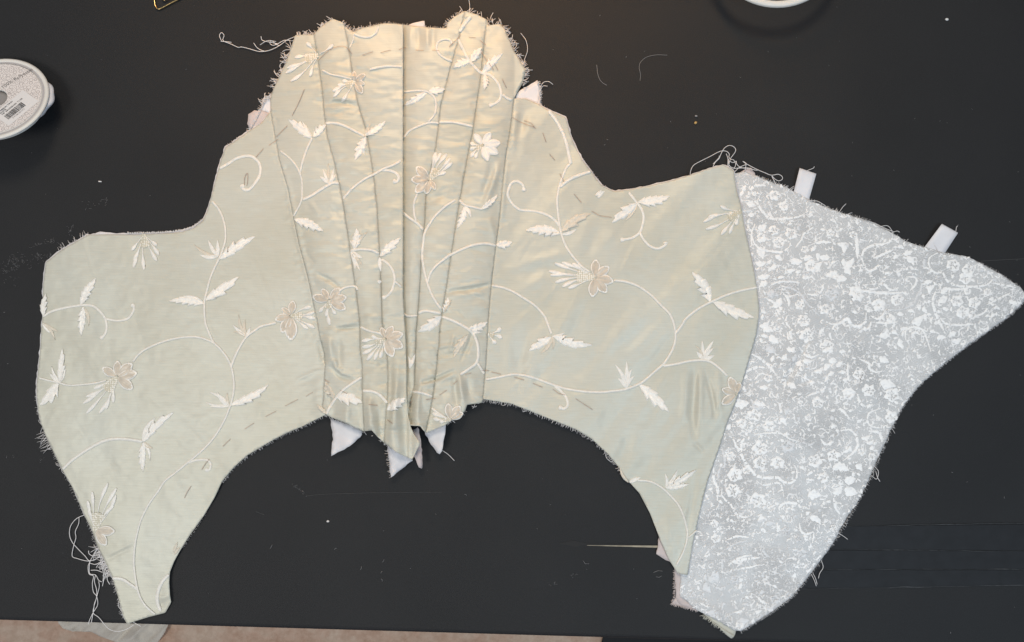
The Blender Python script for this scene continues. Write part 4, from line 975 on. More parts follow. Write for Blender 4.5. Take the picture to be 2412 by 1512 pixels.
LEAVES = [((517,610),(601,557),24),((484,708),(562,652),24),((479,715),(398,709),20),((190,718),(226,655),22),((195,722),(191,791),19),((102,744),(108,692),16),((141,900),(147,821),17),((137,903),(94,954),27),((336,1040),(410,971),20),((337,1041),(337,1111),18),((541,956),(632,906),21),
 ((735,325),(679,281),23),((738,322),(768,294),20),((693,517),(761,544),23),((860,320),(908,285),17),((860,322),(835,377),22),((1005,217),(951,249),17),((1010,215),(1048,210),20),((1107,142),(1067,160),20),((1110,145),(1134,112),20),((1135,172),(1184,126),20),((1142,175),(1140,212),15),((1133,494),(1172,458),14),((1095,485),(1076,538),17),((1169,578),(1206,570),20),((835,588),(840,538),20),((895,604),(944,560),21),((1044,735),(1055,700),15),((1039,744),(984,781),25),((1102,778),(1148,758),19),((793,935),(853,948),28),((912,966),(956,937),24),
 ((1319,550),(1238,542),25),((1503,477),(1577,462),25),((1500,478),(1441,524),24),((1673,710),(1630,641),28),((1678,712),(1776,748),28),((1505,906),(1575,970),27),((1298,793),(1245,826),22),((1302,791),(1395,813),23),((1568,1149),(1640,1107),18),((1568,1149),(1622,1140),15)]
for b, t, wd in LEAVES: leaf(b, t, wd)
for b, t, wd in [((1102,788),(1068,843),19),((1322,545),(1390,503),24),((786,938),(766,898),18),((768,974),(746,953),11),((1045,735),(1063,705),10)]: leaf(b, t, wd, STITCH2)
FRONDS = [((512,604),(455,575)),((512,604),(470,600)),((512,604),(490,565)),((512,606),(512,565)),((478,712),(430,697)),((478,712),(456,697)),((195,722),(209,768)),((100,761),(137,781)),((100,761),(130,801)),((100,761),(118,785)),
 ((140,900),(116,878)),((140,900),(121,862)),((141,900),(155,868)),((336,1040),(367,983)),((336,1040),(348,1012)),((338,1042),(360,1056)),((338,1042),(353,1086)),((540,956),(492,923)),((540,956),(483,946)),((540,956),(494,958)),((540,956),(511,923)),((540,956),(535,925)),
 ((580,793),(562,740)),((580,793),(577,752)),((580,793),(548,765)),((580,793),(590,770)),((580,793),(550,781)),((734,322),(711,286)),((775,432),(753,415)),((775,432),(760,398)),((775,432),(773,385)),((775,432),(785,396)),((775,432),(791,410)),((860,322),(858,365)),((860,322),(872,292)),
 ((1096,486),(1109,512)),((835,588),(866,545)),((835,588),(823,566)),((826,592),(853,607)),((826,592),(853,624)),((826,592),(848,638)),((826,592),(836,634)),((894,606),(897,640)),((895,660),(893,668)),((1105,780),(1136,782)),
 ((964,867),(960,838)),((964,867),(978,833)),((1323,552),(1358,539)),((1322,550),(1278,552)),((1500,478),(1472,521)),((1505,476),(1548,472)),((1655,845),(1637,813)),((1655,845),(1653,802)),((1655,845),(1681,801)),((1655,845),(1681,818)),((1655,845),(1682,836)),((1655,845),(1640,828)),
 ((1475,913),(1448,858)),((1475,913),(1475,851)),((1475,913),(1488,868)),((1475,913),(1494,884)),((1475,913),(1455,890)),((1300,792),(1330,783)),((1300,792),(1302,823)),((1300,793),(1273,833)),((1568,1149),(1595,1107)),((1568,1149),(1566,1115)),((1402,461),(1416,447)),((1408,466),(1424,450)),
 ((1480,1136),(1459,1098)),((1482,1136),(1508,1124))]
for b, t in FRONDS: frond(b, t, rl.uniform(7, 10.5), mat=STITCH if rl.random() < 0.75 else STITCH2)

flower((275,888), [(241,866),(277,850),(311,856),(322,878),(312,916)], [(221,915),(203,934),(196,950),(204,973),(234,973),(250,963),(266,948)], label='blush flower near the left edge')
flower((224,1249), [(270,1251),(250,1284)], [(217,1158),(254,1138),(274,1150),(273,1166),(267,1191),(206,1179),(209,1200)], label='half flower cut by the lower left edge')
flower((338,553), [], [(310,590),(315,614),(314,630),(339,635),(369,614),(374,600),(369,578)], label='plume hanging at the upper left edge')
flower((775,708), [(736,698),(758,680),(800,678),(816,700),(814,728)], [(768,745),(752,735),(776,765),(790,740)], label='right one of two blush flowers at the left seam')
flower((685,743), [(690,708),(663,725),(648,753),(663,783),(685,801)], [(733,722),(740,735),(742,750),(741,772),(725,775)], label='left one of two blush flowers at the left seam')
flower((748,130), [], [(694,135),(673,172),(684,192),(676,160),(730,180),(785,105),(722,100)], label='plume at the top left of the front')
flower((835,192), [(860,175),(859,198),(853,220),(833,168)], [(783,215),(795,200),(806,190),(785,228),(805,240)], label='flower gathered into the upper left seam')
flower((1136,342), [(1117,315),(1155,312),(1178,336),(1173,362),(1149,379)], [(1107,337),(1106,352),(1108,370),(1118,372)], label='ivory flower at the upper right of the front', inner=STITCH)
flower((1011,423), [(980,393),(968,423),(978,453),(1003,457),(1025,447)], [(1065,383),(1050,405),(1052,362),(1038,360),(1026,358),(1060,372)], label='blush flower in the middle of the front')
flower((906,798), [(898,771),(925,768),(949,786),(949,818),(925,840)], [(852,803),(853,818),(854,833),(864,848),(881,847),(895,843),(875,791)], label='blush flower at the lower middle of the front')
flower((1060,988), [(1055,950),(1083,956),(1090,972)], [(1018,972),(1020,985),(1035,993)], label='flower cut by the front hem')
flower((1400,653), [(1403,611),(1434,628),(1444,663),(1428,689),(1395,699)], [(1306,620),(1292,638),(1323,618),(1348,620),(1307,665),(1324,675),(1338,679),(1296,648)], label='large blush flower on the right wing')
flower((1734,928), [(1718,888),(1700,916),(1700,952),(1742,900)], [], label='half flower cut by the brocade seam')
flower((1744,498), [], [(1696,485),(1668,510),(1656,523),(1662,540),(1698,553),(1717,550),(1733,530)], label='plume at the upper right seam')
flower((1150,788), [], [(1180,773),(1182,795),(1168,809)], lw=11, label='plume at the left seam of the right wing')
frond((408, 1300), (418, 1276), 7, mat=STITCH2); frond((410, 1306), (424, 1288), 7, mat=STITCH2)

# ------------------------------------------------------------------ threads
def tube_into(V, F, P3, r, sides=5):
    P3 = np.asarray(P3, float); n = len(P3); base = len(V)
    T = np.gradient(P3, axis=0); T /= np.linalg.norm(T, axis=1)[:, None] + 1e-12
    r = np.broadcast_to(r, (n,))
    for i in range(n):
        t = T[i]; a = np.cross(t, (0, 0, 1.0)); la = np.linalg.norm(a)
        a = a / la if la > 1e-6 else np.array([1.0, 0, 0]); b = np.cross(a, t)
        for k in range(sides):
            an = 2 * math.pi * k / sides
            V.append(tuple(P3[i] + (a * math.cos(an) + b * math.sin(an)) * r[i]))
    for i in range(n - 1):
        for k in range(sides):
            k2 = (k + 1) % sides
            F.append((base + i * sides + k, base + i * sides + k2, base + (i + 1) * sides + k2, base + (i + 1) * sides + k))
    F.append(tuple(base + k for k in range(sides))[::-1]); F.append(tuple(base + (n - 1) * sides + k for k in range(sides)))

def thread(name, pts, r, mat, parent, z=1.0, hf=None, arch=0.0, label=None):
    P = catmull(pts, 2.5); n = len(P)
    zz = (hf(P) if hf else np.full(n, 0.0)) + z + arch * np.sin(np.linspace(0, math.pi, n))
    if not hf: zz = zz + 0.6 * (vnoise(np.arange(n) / 9.0, np.arange(n) * 0 + pts[0][1] * .1, 3) + 0.5)
    V, F = [], []
    tube_into(V, F, at_arr(P, zz / 1000), r / 1000)
    o = mesh_obj(name, V, F, mat, parent)
    if label: o['label'] = label
    return o

BASTE = [[(625,981),(650,968.5)],[(671.5,956),(701.5,940.5)],[(720,933.5),(737,923)],[(525,1051),(542.5,1033.5)],[(576,1010.5),(597.5,996.5)],[(475,1106),(483,1093),(492.5,1081)],[(434,1173),(441,1158),(450,1145)],[(764,893.5),(775,901)],[(800,918.5),(817,927)],[(867.7,952),(889,955)],[(911.5,988.5),(924.7,998)],[(964,949),(970,946)],[(1002.7,941),(1025,938.5)],[(1035,930),(1052,918.5)],[(1067.7,905),(1076.5,896.5)],[(1095,882),(1109.7,878.5)],[(1132.7,872),(1151.5,873)],[(1157,876),(1180,881.5)],[(1210.5,888),(1234,895)],[(1255.5,903),(1277.5,912)],[(1301.7,916),(1315,926),(1330.5,930)],[(1355.5,939),(1395.5,965)],
 [(852.7,130),(877.7,122)],[(896,124),(920,118)],[(939,117.5),(948,113),(956.5,112.5)],[(979,118),(997.7,119)],[(1017.7,118),(1034,119.5)],[(1058,110),(1084,84)],[(1104,87.5),(1120,89)],[(1130,95),(1144,106)],[(1130,117.5),(1146,142),(1162.7,165)],[(1162.7,147.5),(1172.7,165)],[(1182.7,186),(1192.7,207.5)],[(716.5,210),(704,240),(687.7,272.5)],[(676.5,296),(650,322.5)],[(655,327.5),(632.7,342.5)],[(620,350),(602.7,370)],[(750,142),(768,124),(788,112),(812,110),(829,127)],[(1205.5,276),(1225.5,287.5),(1258,300)],[(1233,284),(1250,290),(1261,303)],[(1278,312.5),(1286,335)],[(1294,362.5),(1306.7,377.5)],[(1318,409),(1330.5,432)],[(1351.7,457),(1369,477)],[(1393,497),(1411.7,508)],[(1411.7,508),(1425,510),(1440.5,512)],[(575,435.5),(576,418),(582.5,408),(583,425),(581,438)]]
for b in BASTE: thread('basting_stitch', b, 0.17, BROWN, bod, z=0.75, hf=H, arch=0.25)

def conv(pts, ox, oy, s): return [(ox + u * s, oy + v * s) for u, v in pts]
TL = [[(150,300),(120,220),(150,175),(188,215),(170,280),(200,310),(290,345),(400,395),(450,390),(560,415),(700,455),(800,455),(900,430),(1020,370),(1140,285),(1280,225)],[(140,305),(210,310),(300,320)],[(635,330),(680,395),(740,435),(800,455)],[(745,230),(755,280),(790,300),(870,315),(940,330),(1000,345)],[(1020,370),(970,350),(920,305),(880,305),(885,345),(930,365),(1000,340),(1100,290),(1240,300)]]
for p in TL: thread('loose_thread', conv(p, 498.1, 49.8, .15652), 0.30, WHITE_T, bod, z=1.0)
TR = [[(135,620),(150,530),(200,440),(320,370),(480,290),(620,215),(700,190),(780,200),(825,250),(815,290),(840,330),(860,300),(920,220),(935,160),(890,110),(820,95),(750,130),(700,200),(650,300),(560,400),(540,420)],[(530,490),(570,400),(640,330),(660,290),(640,280)],[(770,240),(800,330),(795,470)],[(815,330),(820,440),(900,490),(935,430),(900,350),(840,350),(815,440),(815,490)],[(830,370),(890,395),(945,370),(950,410),(990,460),(1060,490),(1160,490)],[(915,560),(1000,480),(1120,420),(1060,370),(1120,415),(1300,510),(1440,570),(1560,615),(1680,600),(1750,640),(1750,690),(1690,715),(1620,680),(1570,630),(1640,770)],[(1120,420),(1100,530)],[(900,500),(1000,490),(1160,490),(1250,520),(1320,530)]]
for p in TR: thread('loose_thread', conv(p, 1606.5, 330, .13424), 0.27, WHITE_T, bod, z=3.4)
BL = [[(800,312),(720,350),(665,420),(655,500),(680,570),(740,640),(800,700),(840,745),(900,730),(965,690)],[(745,340),(740,400),(710,470),(715,530),(695,600),(680,700),(730,725),(800,745),(850,750)],[(935,600),(890,680),(850,750),(840,830),(850,870),(900,880),(930,930),(960,945)],[(850,750),(830,800),(840,870),(880,890),(870,960),(880,1040),(910,1080),(920,1160),(880,1230),(850,1290),(830,1345)],[(900,880),(890,940),(910,1020),(910,1090),(890,1150),(880,1220),(860,1330)],[(930,940),(935,990),(910,1090),(885,1180),(880,1240),(930,1280),(980,1340),(1030,1390),(1100,1410),(1180,1395),(1262,1350)],[(960,680),(880,700),(840,680),(835,650)],[(850,770),(900,780),(950,760),(960,800),(975,870),(970,940)],[(855,835),(910,835),(965,855)],[(1010,830),(980,920),(965,985)],[(1020,840),(1010,920),(1035,970)],[(1120,1120),(1115,1170),(1140,1210),(1165,1250)],[(1245,1318),(1330,1365)],[(990,800),(1000,860),(985,900)],[(960,740),(975,800),(990,880)]]
for p in BL: thread('loose_thread', conv(p, 0, 1134, .25), 0.30, WHITE_T, bod, z=1.0)
for p in [[(1104,32),(1106,15),(1104,0),(1103,-14)],[(1090,30),(1087,22),(1082,15)],[(1227,165),(1235,140),(1242,118),(1238,95),(1226,78)],[(1264,245),(1275,200),(1290,192),(1302,199)],[(1272,215),(1278,203),(1289,203)],[(1150,60),(1155,42),(1161,30)],[(1173,58),(1177,46),(1182,60)],[(1905,472),(1925,474),(1945,486)],[(2040,520),(2060,526),(2080,536),(2104,546)],[(2070,534),(2090,532),(2102,546)],[(1976,500),(1984,488),(1992,480)],[(2100,548),(2112,544),(2118,547)],[(1868,452),(1850,440),(1856,438)],[(1900,402),(1915,396),(1917,392)],[(2250,548),(2252,535),(2255,532)],[(2196,568),(2202,580),(2212,598)],[(1974,1255),(1985,1262),(1996,1270)],[(1934,1320),(1938,1336),(1930,1350),(1927,1362)],[(1910,1352),(1917,1366),(1922,1380)],[(1914,1350),(1920,1362),(1924,1376)],[(2058,1098),(2068,1110),(2064,1128),(2052,1120)],[(2062,1110),(2066,1124),(2072,1134)],[(1424,1060),(1428,1078),(1440,1088),(1441,1083),(1434,1068)],[(612,20 + 86),(630,96),(650,98)],[(1040,1060),(1055,1070),(1070,1085)]]:
    thread('loose_thread', p, 0.24, WHITE_T, bod, z=2.0)

def fringe(line, spacing, lmin, lmax, r, mat, side=1, lean=0.4, hf=H, drop=1.0, clump=0.0, label=None):
    P = resample(catmull(line, 3), spacing)
    T = np.gradient(P, axis=0); T /= np.linalg.norm(T, axis=1)[:, None] + 1e-9
    V, F = [], []
    hz = hf(P)
    for i in range(len(P)):
        if clump and (LAT[int(i / 5) % 64, int(P[i, 0]) % 64] < clump): continue
        nn = np.array([T[i, 1], -T[i, 0]]) * side
        L = rl.uniform(lmin, lmax); d = nn + T[i] * rl.uniform(-lean, lean); d /= np.linalg.norm(d)
        c = np.array([-d[1], d[0]]) * rl.uniform(-0.35, 0.35) * L
        p0 = P[i] - nn * 2.0
        pts = np.array([p0, p0 + d * (L * 0.55 + 2) + c * 0.35, p0 + d * (L + 2) + c])
        z = np.array([hz[i] - 0.6, max(hz[i] - 0.7 - drop * 0.5, 0.3), max(hz[i] - 0.7 - drop, 0.3)])
        tube_into(V, F, at_arr(pts, z / 1000), r / 1000, 3)
    if not V: return
    o = mesh_obj('fringe', V, F, mat, bod); tag(o, label=label, kind='stuff')

fringe([(636.5, 236), (641.5, 215), (655, 185), (672.7, 150), (685, 112.5), (690, 95)], 3.4, 5, 19, 0.27, WHITE_T, side=1, lean=0.8, clump=0.5, drop=3)
fringe([(587, 308), (612, 262), (622, 240), (640, 225)], 2.0, 4, 11, 0.22, WHITE_T, side=1, lean=0.7, drop=3)
fringe([(695, 82), (738, 81), (752.7, 65), (782.7, 44)], 3.4, 3, 9, 0.24, WHITE_T, side=1, lean=0.7, clump=0.2, drop=3)
fringe([(806, 52), (822, 70), (831, 76), (852, 66)], 2.4, 3, 9, 0.2, WHITE_T, side=1, lean=0.7, drop=2)
fringe([(852.7, 66), (905, 55), (947, 58), (1000, 64), (1051, 66)], 3.0, 2, 5, 0.14, WHITE_T, side=1, lean=0.6, drop=2)
fringe([(1052, 64), (1054, 52), (1073, 37)], 3.5, 4, 10, 0.2, WHITE_T, side=1, lean=0.5, drop=2)
fringe([(1147.7, 60), (1177.7, 56), (1190, 70), (1212, 122), (1230, 150)], 3.6, 4, 16, 0.26, WHITE_T, side=1, lean=1.0, clump=0.4, drop=3)
fringe([(1230, 150), (1236, 164), (1230, 190), (1236, 210)], 2.2, 4, 16, 0.22, WHITE_T, side=1, lean=0.7, clump=0.25, drop=3)
fringe([(1268, 192), (1273, 215), (1272, 246), (1285, 256)], 2.4, 2, 6, 0.22, WHITE_T, side=1, lean=0.6, drop=2)
fringe([(766, 977), (742, 988.5), (707, 1006), (677, 1018), (647, 1033), (617, 1051), (582, 1072), (550, 1101), (522, 1134)], 2.4, 2, 8, 0.2, WHITE_T, side=1, lean=0.5, clump=0.1)
fringe([(522, 1134), (480, 1214), (430, 1290)], 4, 1, 4, 0.14, WHITE_T, side=1, lean=0.6)
fringe([(1137, 940), (1205, 951), (1243, 966), (1305, 991), (1355, 1011), (1393, 1033), (1430, 1068), (1455, 1098), (1480, 1134)], 2.4, 2, 8.5, 0.2, WHITE_T, side=-1, lean=0.5, clump=0.1)
fringe([(1003, 1020), (1052, 998), (1065, 988), (1095, 968)], 2.4, 1.5, 5, 0.14, WHITE_T, side=-1, lean=0.5)
fringe([(86, 931), (90, 968), (107, 1026), (120, 1051), (147, 1108), (184, 1179), (217, 1251)], 3.2, 2, 7, 0.12, WHITE_T, side=-1, lean=0.8, clump=0.4)
fringe([(104, 1018), (110, 1034), (121, 1054)], 2.6, 14, 27, 0.2, WHITE_T, side=-1, lean=0.5, drop=2)
fringe([(217, 1251), (229, 1284), (246, 1319), (264, 1359), (290, 1450)], 2.8, 3, 9, 0.14, WHITE_T, side=-1, lean=0.8, clump=0.25)
fringe([(228, 1288), (240, 1312), (262, 1356)], 2.2, 8, 24, 0.24, WHITE_T, side=-1, lean=1.1, drop=2)
fringe([(140, 592), (172, 573), (207, 553)], 5, 4, 15, 0.18, WHITE_T, side=1, lean=0.8, clump=0.15, drop=2)
fringe([(300, 549), (375, 547), (425, 542), (455, 533), (478, 516)], 1.5, 1.0, 3.5, 0.26, WHITE_T, side=1, lean=0.7, drop=0.6)
fringe([(535, 345), (560, 327), (587, 307)], 3.4, 2, 6, 0.18, WHITE_T, side=1, lean=0.6, clump=0.3)
fringe([(1371, 378), (1403, 420), (1418, 438), (1445, 450)], 4, 2, 6, 0.18, WHITE_T, side=1, lean=0.6, clump=0.4)
fringe([(1780, 414), (1845, 438), (1905, 470), (1978, 500), (2045, 520), (2135, 570), (2178, 582)], 2.2, 1.5, 5, 0.16, WHITE_T, side=1, lean=0.9, hf=HJ, clump=0.1)
fringe([(2225, 595), (2315, 623), (2363, 650), (2405, 678)], 2.6, 1.5, 4.5, 0.14, WHITE_T, side=1, lean=0.8, hf=HJ, clump=0.2)
fringe([(2411, 710), (2370, 748), (2295, 801), (2233, 848), (2165, 906), (2123, 961), (2103, 1001)], 1.6, 2, 5.5, 0.16, WHITE_T, side=1, lean=0.7, hf=HJ)
fringe([(2103, 1001), (2078, 1056), (2044, 1134), (2015, 1189), (1968, 1266), (1905, 1354)], 1.9, 2, 8, 0.10, WHITE_T, side=1, lean=0.9, hf=HJ, clump=0.15)
fringe([(1905, 1354), (1863, 1406), (1808, 1446), (1745, 1486)], 1.7, 2.5, 7, 0.16, WHITE_T, side=1, lean=0.7, hf=HJ)
fringe([(1728, 1498), (1690, 1474), (1655, 1450)], 2.0, 3, 8, 0.24, SAGE, side=1, lean=0.6, hf=HJ, drop=2)
fringe([(1642, 1438), (1612, 1430), (1582, 1422), (1588, 1405), (1588, 1345)], 2.2, 1.5, 5, 0.26, PINKC, side=1, lean=0.6, hf=HJ)
fringe([(904, 1043), (935, 1064), (970, 1082)], 3.0, 1.5, 5, 0.16, WHITE_T, side=-1, lean=0.5)
fringe([(769, 979), (815, 999), (856, 1018)], 3.2, 1.0, 4, 0.15, WHITE_T, side=-1, lean=0.5)
fringe([(912, 1060), (917, 1090), (920, 1122)], 4.5, 3, 9, 0.14, WHITE_T, side=-1, lean=0.6, drop=1)

def wild(line, count, lmin, lmax, r, side=1, hf=H, drop=2.5, seed=1):
    """long ravelled threads that curl away from a cut edge"""
    rw = random.Random(seed); P = resample(catmull(line, 3), 2.0); T = np.gradient(P, axis=0); T /= np.linalg.norm(T, axis=1)[:, None] + 1e-9
    V, F = [], []; hz = hf(P)
    for _ in range(count):
        i = rw.randrange(len(P)); nn = np.array([T[i, 1], -T[i, 0]]) * side
        a = math.atan2(nn[1], nn[0]) + rw.uniform(-0.9, 0.9); L = rw.uniform(lmin, lmax) * rw.choice((0.6, 1, 1)); cur = rw.uniform(-0.28, 0.28)
        p = P[i] - nn * 2.5; pts = [p]
        for k in range(7):
            a += cur + rw.uniform(-0.18, 0.18); p = p + np.array([math.cos(a), math.sin(a)]) * L / 7; pts.append(p)
        z = np.maximum(np.linspace(hz[i] - 0.7, hz[i] - 0.7 - drop, 8), 0.35)
        tube_into(V, F, at_arr(np.array(pts), z / 1000), r / 1000, 4)
    tag(mesh_obj('fringe', V, F, WHITE_T, bod), kind='stuff')
wild([(636, 236), (655, 185), (672, 150), (690, 100)], 34, 10, 26, 0.26, seed=1)
wild([(600, 285), (618, 240), (640, 225)], 16, 8, 18, 0.26, seed=2)
wild([(695, 82), (738, 81), (752, 65), (782, 44)], 22, 8, 18, 0.24, seed=3)
wild([(806, 52), (822, 70), (852, 66), (885, 59)], 14, 6, 14, 0.22, seed=4)
wild([(1052, 64), (1056, 50), (1095, 27), (1146, 46), (1178, 57)], 26, 6, 18, 0.24, seed=5)
wild([(1187, 67), (1210, 120), (1236, 163), (1230, 190)], 34, 8, 24, 0.26, seed=6)
wild([(1266, 192), (1273, 215), (1272, 246)], 10, 5, 12, 0.24, seed=7)
wild([(1003, 1020), (1052, 998), (1095, 968), (1137, 945)], 18, 5, 14, 0.22, side=-1, seed=8)
wild([(769, 979), (856, 1018), (904, 1043), (970, 1082)], 14, 4, 10, 0.20, side=-1, seed=9)
wild([(147, 1108), (120, 1051), (96, 996)], 10, 8, 24, 0.22, side=1, seed=10)
wild([(229, 1284), (246, 1319), (264, 1359)], 22, 14, 34, 0.26, side=-1, seed=11)
wild([(1845, 438), (1945, 488), (2045, 520), (2135, 570)], 16, 6, 18, 0.22, hf=HJ, drop=1, seed=12)
wild([(2103, 1001), (2044, 1134), (1968, 1266), (1905, 1354), (1808, 1446)], 26, 6, 18, 0.18, hf=HJ, drop=1, seed=13)
wild([(1137, 942), (1243, 968), (1355, 1012), (1430, 1069), (1505, 1162)], 16, 5, 13, 0.2, side=-1, seed=14)
wild([(742, 988), (677, 1018), (617, 1051), (550, 1101)], 12, 4, 10, 0.18, seed=15)
wild([(142, 590), (172, 573), (207, 553)], 8, 8, 20, 0.22, seed=16)

# ------------------------------------------------------------------ ribbon spool
n_ = Vector((0.06, 0.43, 1.0)).normalized()
ax = (Vector((1, 0, 0)) - n_ * n_.x).normalized(); ay = n_.cross(ax)
SPM = Matrix(((ax.x, ay.x, n_.x, -0.4092), (ax.y, ay.y, n_.y, 0.1766), (ax.z, ay.z, n_.z, 0.0245), (0, 0, 0, 1)))
spool = empty('ribbon_spool'); spool.matrix_world = SPM
tag(spool, 'spool of white ribbon with patterned grey label, tilted at the left edge of the table', 'ribbon spool')
def lathe(name, prof, mat, parent, seg=72, wob=None, smooth=True):
    V = []; F = []; m = len(prof)
    for i in range(seg):
        a = 2 * math.pi * i / seg
        for j, (r, z) in enumerate(prof):
            rr = r + (wob(a, z) if wob else 0)
            V.append((rr * math.cos(a), rr * math.sin(a), z))
    for i in range(seg):
        i2 = (i + 1) % seg
        for j in range(m - 1): F.append((i * m + j, i2 * m + j, i2 * m + j + 1, i * m + j + 1))
    return mesh_obj(name, V, F, mat, parent, smooth=smooth)
R_ = 0.0399; TH = 0.008
lathe('flange', [(0.0085, -0.0006), (0.0085, 0.0), (0.0345, 0.0), (0.0348, -0.0007), (0.0362, -0.0007), (0.0366, 0.0004), (0.0386, 0.0006), (R_, 0.0), (R_, -0.0012), (0.0385, -0.0016), (0.0085, -0.0016)], PLASTIC, spool)
lathe('flange', [(0.0085, -TH), (0.0340, -TH), (0.0348, -TH + 0.0004), (0.0348, -TH + 0.0010), (0.0340, -TH + 0.0014), (0.0085, -TH + 0.0014)], PLASTIC, spool)
lathe('label_card', [(0.0087, 0.0002), (0.0342, 0.0002)], LABEL, spool, smooth=False)
lathe('groove', [(0.0349, 0.0001), (0.0364, 0.0001)], GREYRING, spool, smooth=False)
lathe('hub', [(0.0, -0.0030), (0.0060, -0.0030), (0.0086, -0.0020), (0.0086, -TH)], GREYPL, spool)
rw_ = random.Random(9)
wv_ = [rw_.uniform(0, 6.28) for _ in range(6)]
lathe('ribbon', [(0.028, -0.0018), (0.0335, -0.0021), (0.0345, -0.003), (0.0348, -0.0040), (0.0345, -0.0052), (0.0336, -0.0062), (0.028, -0.0064)], RIBBON, spool, seg=160,
      wob=lambda a, z: (0.0075 * max(0, math.cos(a - 0.22)) ** 7 + 0.0006 * math.sin(17 * a + wv_[0] + z * 500) * max(0, math.cos(a - 0.2)) ** 3 + 0.00015 * math.sin(23 * a + wv_[1])))
def text_part(txt, size, loc, rot, mat, parent, name='lettering', bold=0.0):
    cu = bpy.data.curves.new(name, 'FONT'); cu.body = txt; cu.size = size; cu.extrude = 0.00002; cu.offset = bold
    cu.align_x = 'CENTER'; cu.align_y = 'CENTER'; cu.resolution_u = 2
    ob = bpy.data.objects.new(name + '_tmp', cu); col.objects.link(ob)
    dg = bpy.context.evaluated_depsgraph_get(); me = bpy.data.meshes.new_from_object(ob.evaluated_get(dg))
    bpy.data.objects.remove(ob); bpy.data.curves.remove(cu)
    me.materials.clear(); me.materials.append(mat)
    o = bpy.data.objects.new(name, me); col.objects.link(o); o.parent = parent
    o.location = loc; o.rotation_euler = (0, 0, rot)
    return o

def spl(px, py, z=0.0003):
    """point of the label seen at drawing position px, py -> spool coordinates"""
    o = Vector((0, 0, HC)); p = Vector(at(px, py, 0)); d = p - o
    c = SPM.translation
    t = ((c - o).dot(n_)) / d.dot(n_)
    q = o + d * t - c
    return Vector((q.dot(ax), q.dot(ay), z))
def ang(a, b):
    d = spl(*b) - spl(*a); return math.atan2(d.y, d.x)
# text and sticker placed where they are read on the label
K = lambda u, v: (u * .18946, 112 + v * .18946)
ta = ang(K(95, 460), K(345, 305))
text_part('100% Polyester', 0.0046, spl(*K(218, 382)), ta, INKG, spool, bold=0.0)
sa = ang(K(55, 890), K(300, 690))
ctr = (spl(*K(30, 890)) + spl(*K(330, 640))) / 2
st = mesh_obj('price_sticker', [(-0.0125, -0.0095, 0), (0.0175, -0.0095, 0), (0.0175, 0.0085, 0), (-0.0125, 0.0085, 0)], [(0, 1, 2, 3)], STICKER, spool, smooth=False)
ccc = spl(*K(165, 775)); st.location = (ccc.x, ccc.y, 0.0004); st.rotation_euler = (0, 0, sa)
bar_r = random.Random(4); x = -0.0085; V = []; F = []
while x < 0.0088:
    wd = bar_r.choice((0.00022, 0.00035, 0.0006)); g = bar_r.choice((0.00022, 0.0003, 0.0005))
    k = len(V); V += [(x, -0.0048, 0.0002), (x + wd, -0.0048, 0.0002), (x + wd, 0.0006, 0.0002), (x, 0.0006, 0.0002)]; F.append((k, k + 1, k + 2, k + 3)); x += wd + g
bc = mesh_obj('barcode', V, F, INK, st, smooth=False); bc['kind'] = 'stuff'
text_part('7/8" GROSGRAIN  71106', 0.0019, (0.0015, 0.0026, 0.0002), 0, INK, st)
text_part('WHITE', 0.0019, (-0.006, 0.0045, 0.0002), 0, INK, st)
text_part('RIBBON 7/8 IN', 0.0019, (-0.001, 0.0064, 0.0002), 0, INK, st)
text_part('0 71106 23113 5', 0.0017, (0.0, -0.0063, 0.0002), 0, INKG, st)

# ------------------------------------------------------------------ other things on the table
clip_pts = [(400, -60), (378, -40), (366, -16), (363.8, -4), (364.3, 7.7), (367, 17), (373.4, 21.6), (381, 18.8), (398, 9.8), (416.7, 0), (440, -12), (462, -26), (462, -40), (440, -52), (410, -58), (392, -46), (384, -28), (381, -8), (386, 0), (398, -6), (420, -18)]
P = catmull(clip_pts, 1.5); V, F = [], []
tube_into(V, F, at_arr(P, np.linspace(0.0009, 0.0022, len(P))), 0.00062, 8)
co = mesh_obj('paper_clip', V, F, GOLD)
tag(co, 'bent gold wire paper clip at the top edge of the picture', 'paper clip')

hoop = empty('plastic_hoop', (0, 0, 0))
tag(hoop, 'white plastic ring raised above the table at the top edge', 'plastic hoop')
zr = 0.026
cx_, cy_, _ = at(1830, 18 - 165, zr)
RO = 165 * S * (1 - zr / HC)
hoop.location = (cx_, cy_, 0)
lathe('ring', [(RO - 0.0056, zr - 0.0006), (RO - 0.0046, zr + 0.0010), (RO - 0.0012, zr + 0.0010), (RO, zr - 0.0006), (RO - 0.0008, zr - 0.0022), (RO - 0.0046, zr - 0.0022), (RO - 0.0056, zr - 0.0006)], PLASTIC, hoop)
for a in (20, 90, 160):
    V, F = [], []
    r0 = RO - 0.0028
    p = (r0 * math.cos(math.radians(a)), r0 * math.sin(math.radians(a)))
    tube_into(V, F, [(p[0], p[1], 0), (p[0], p[1], zr * 0.5), (p[0], p[1], zr - 0.001)], 0.0024, 10)
    mesh_obj('leg', V, F, PLASTIC, hoop)

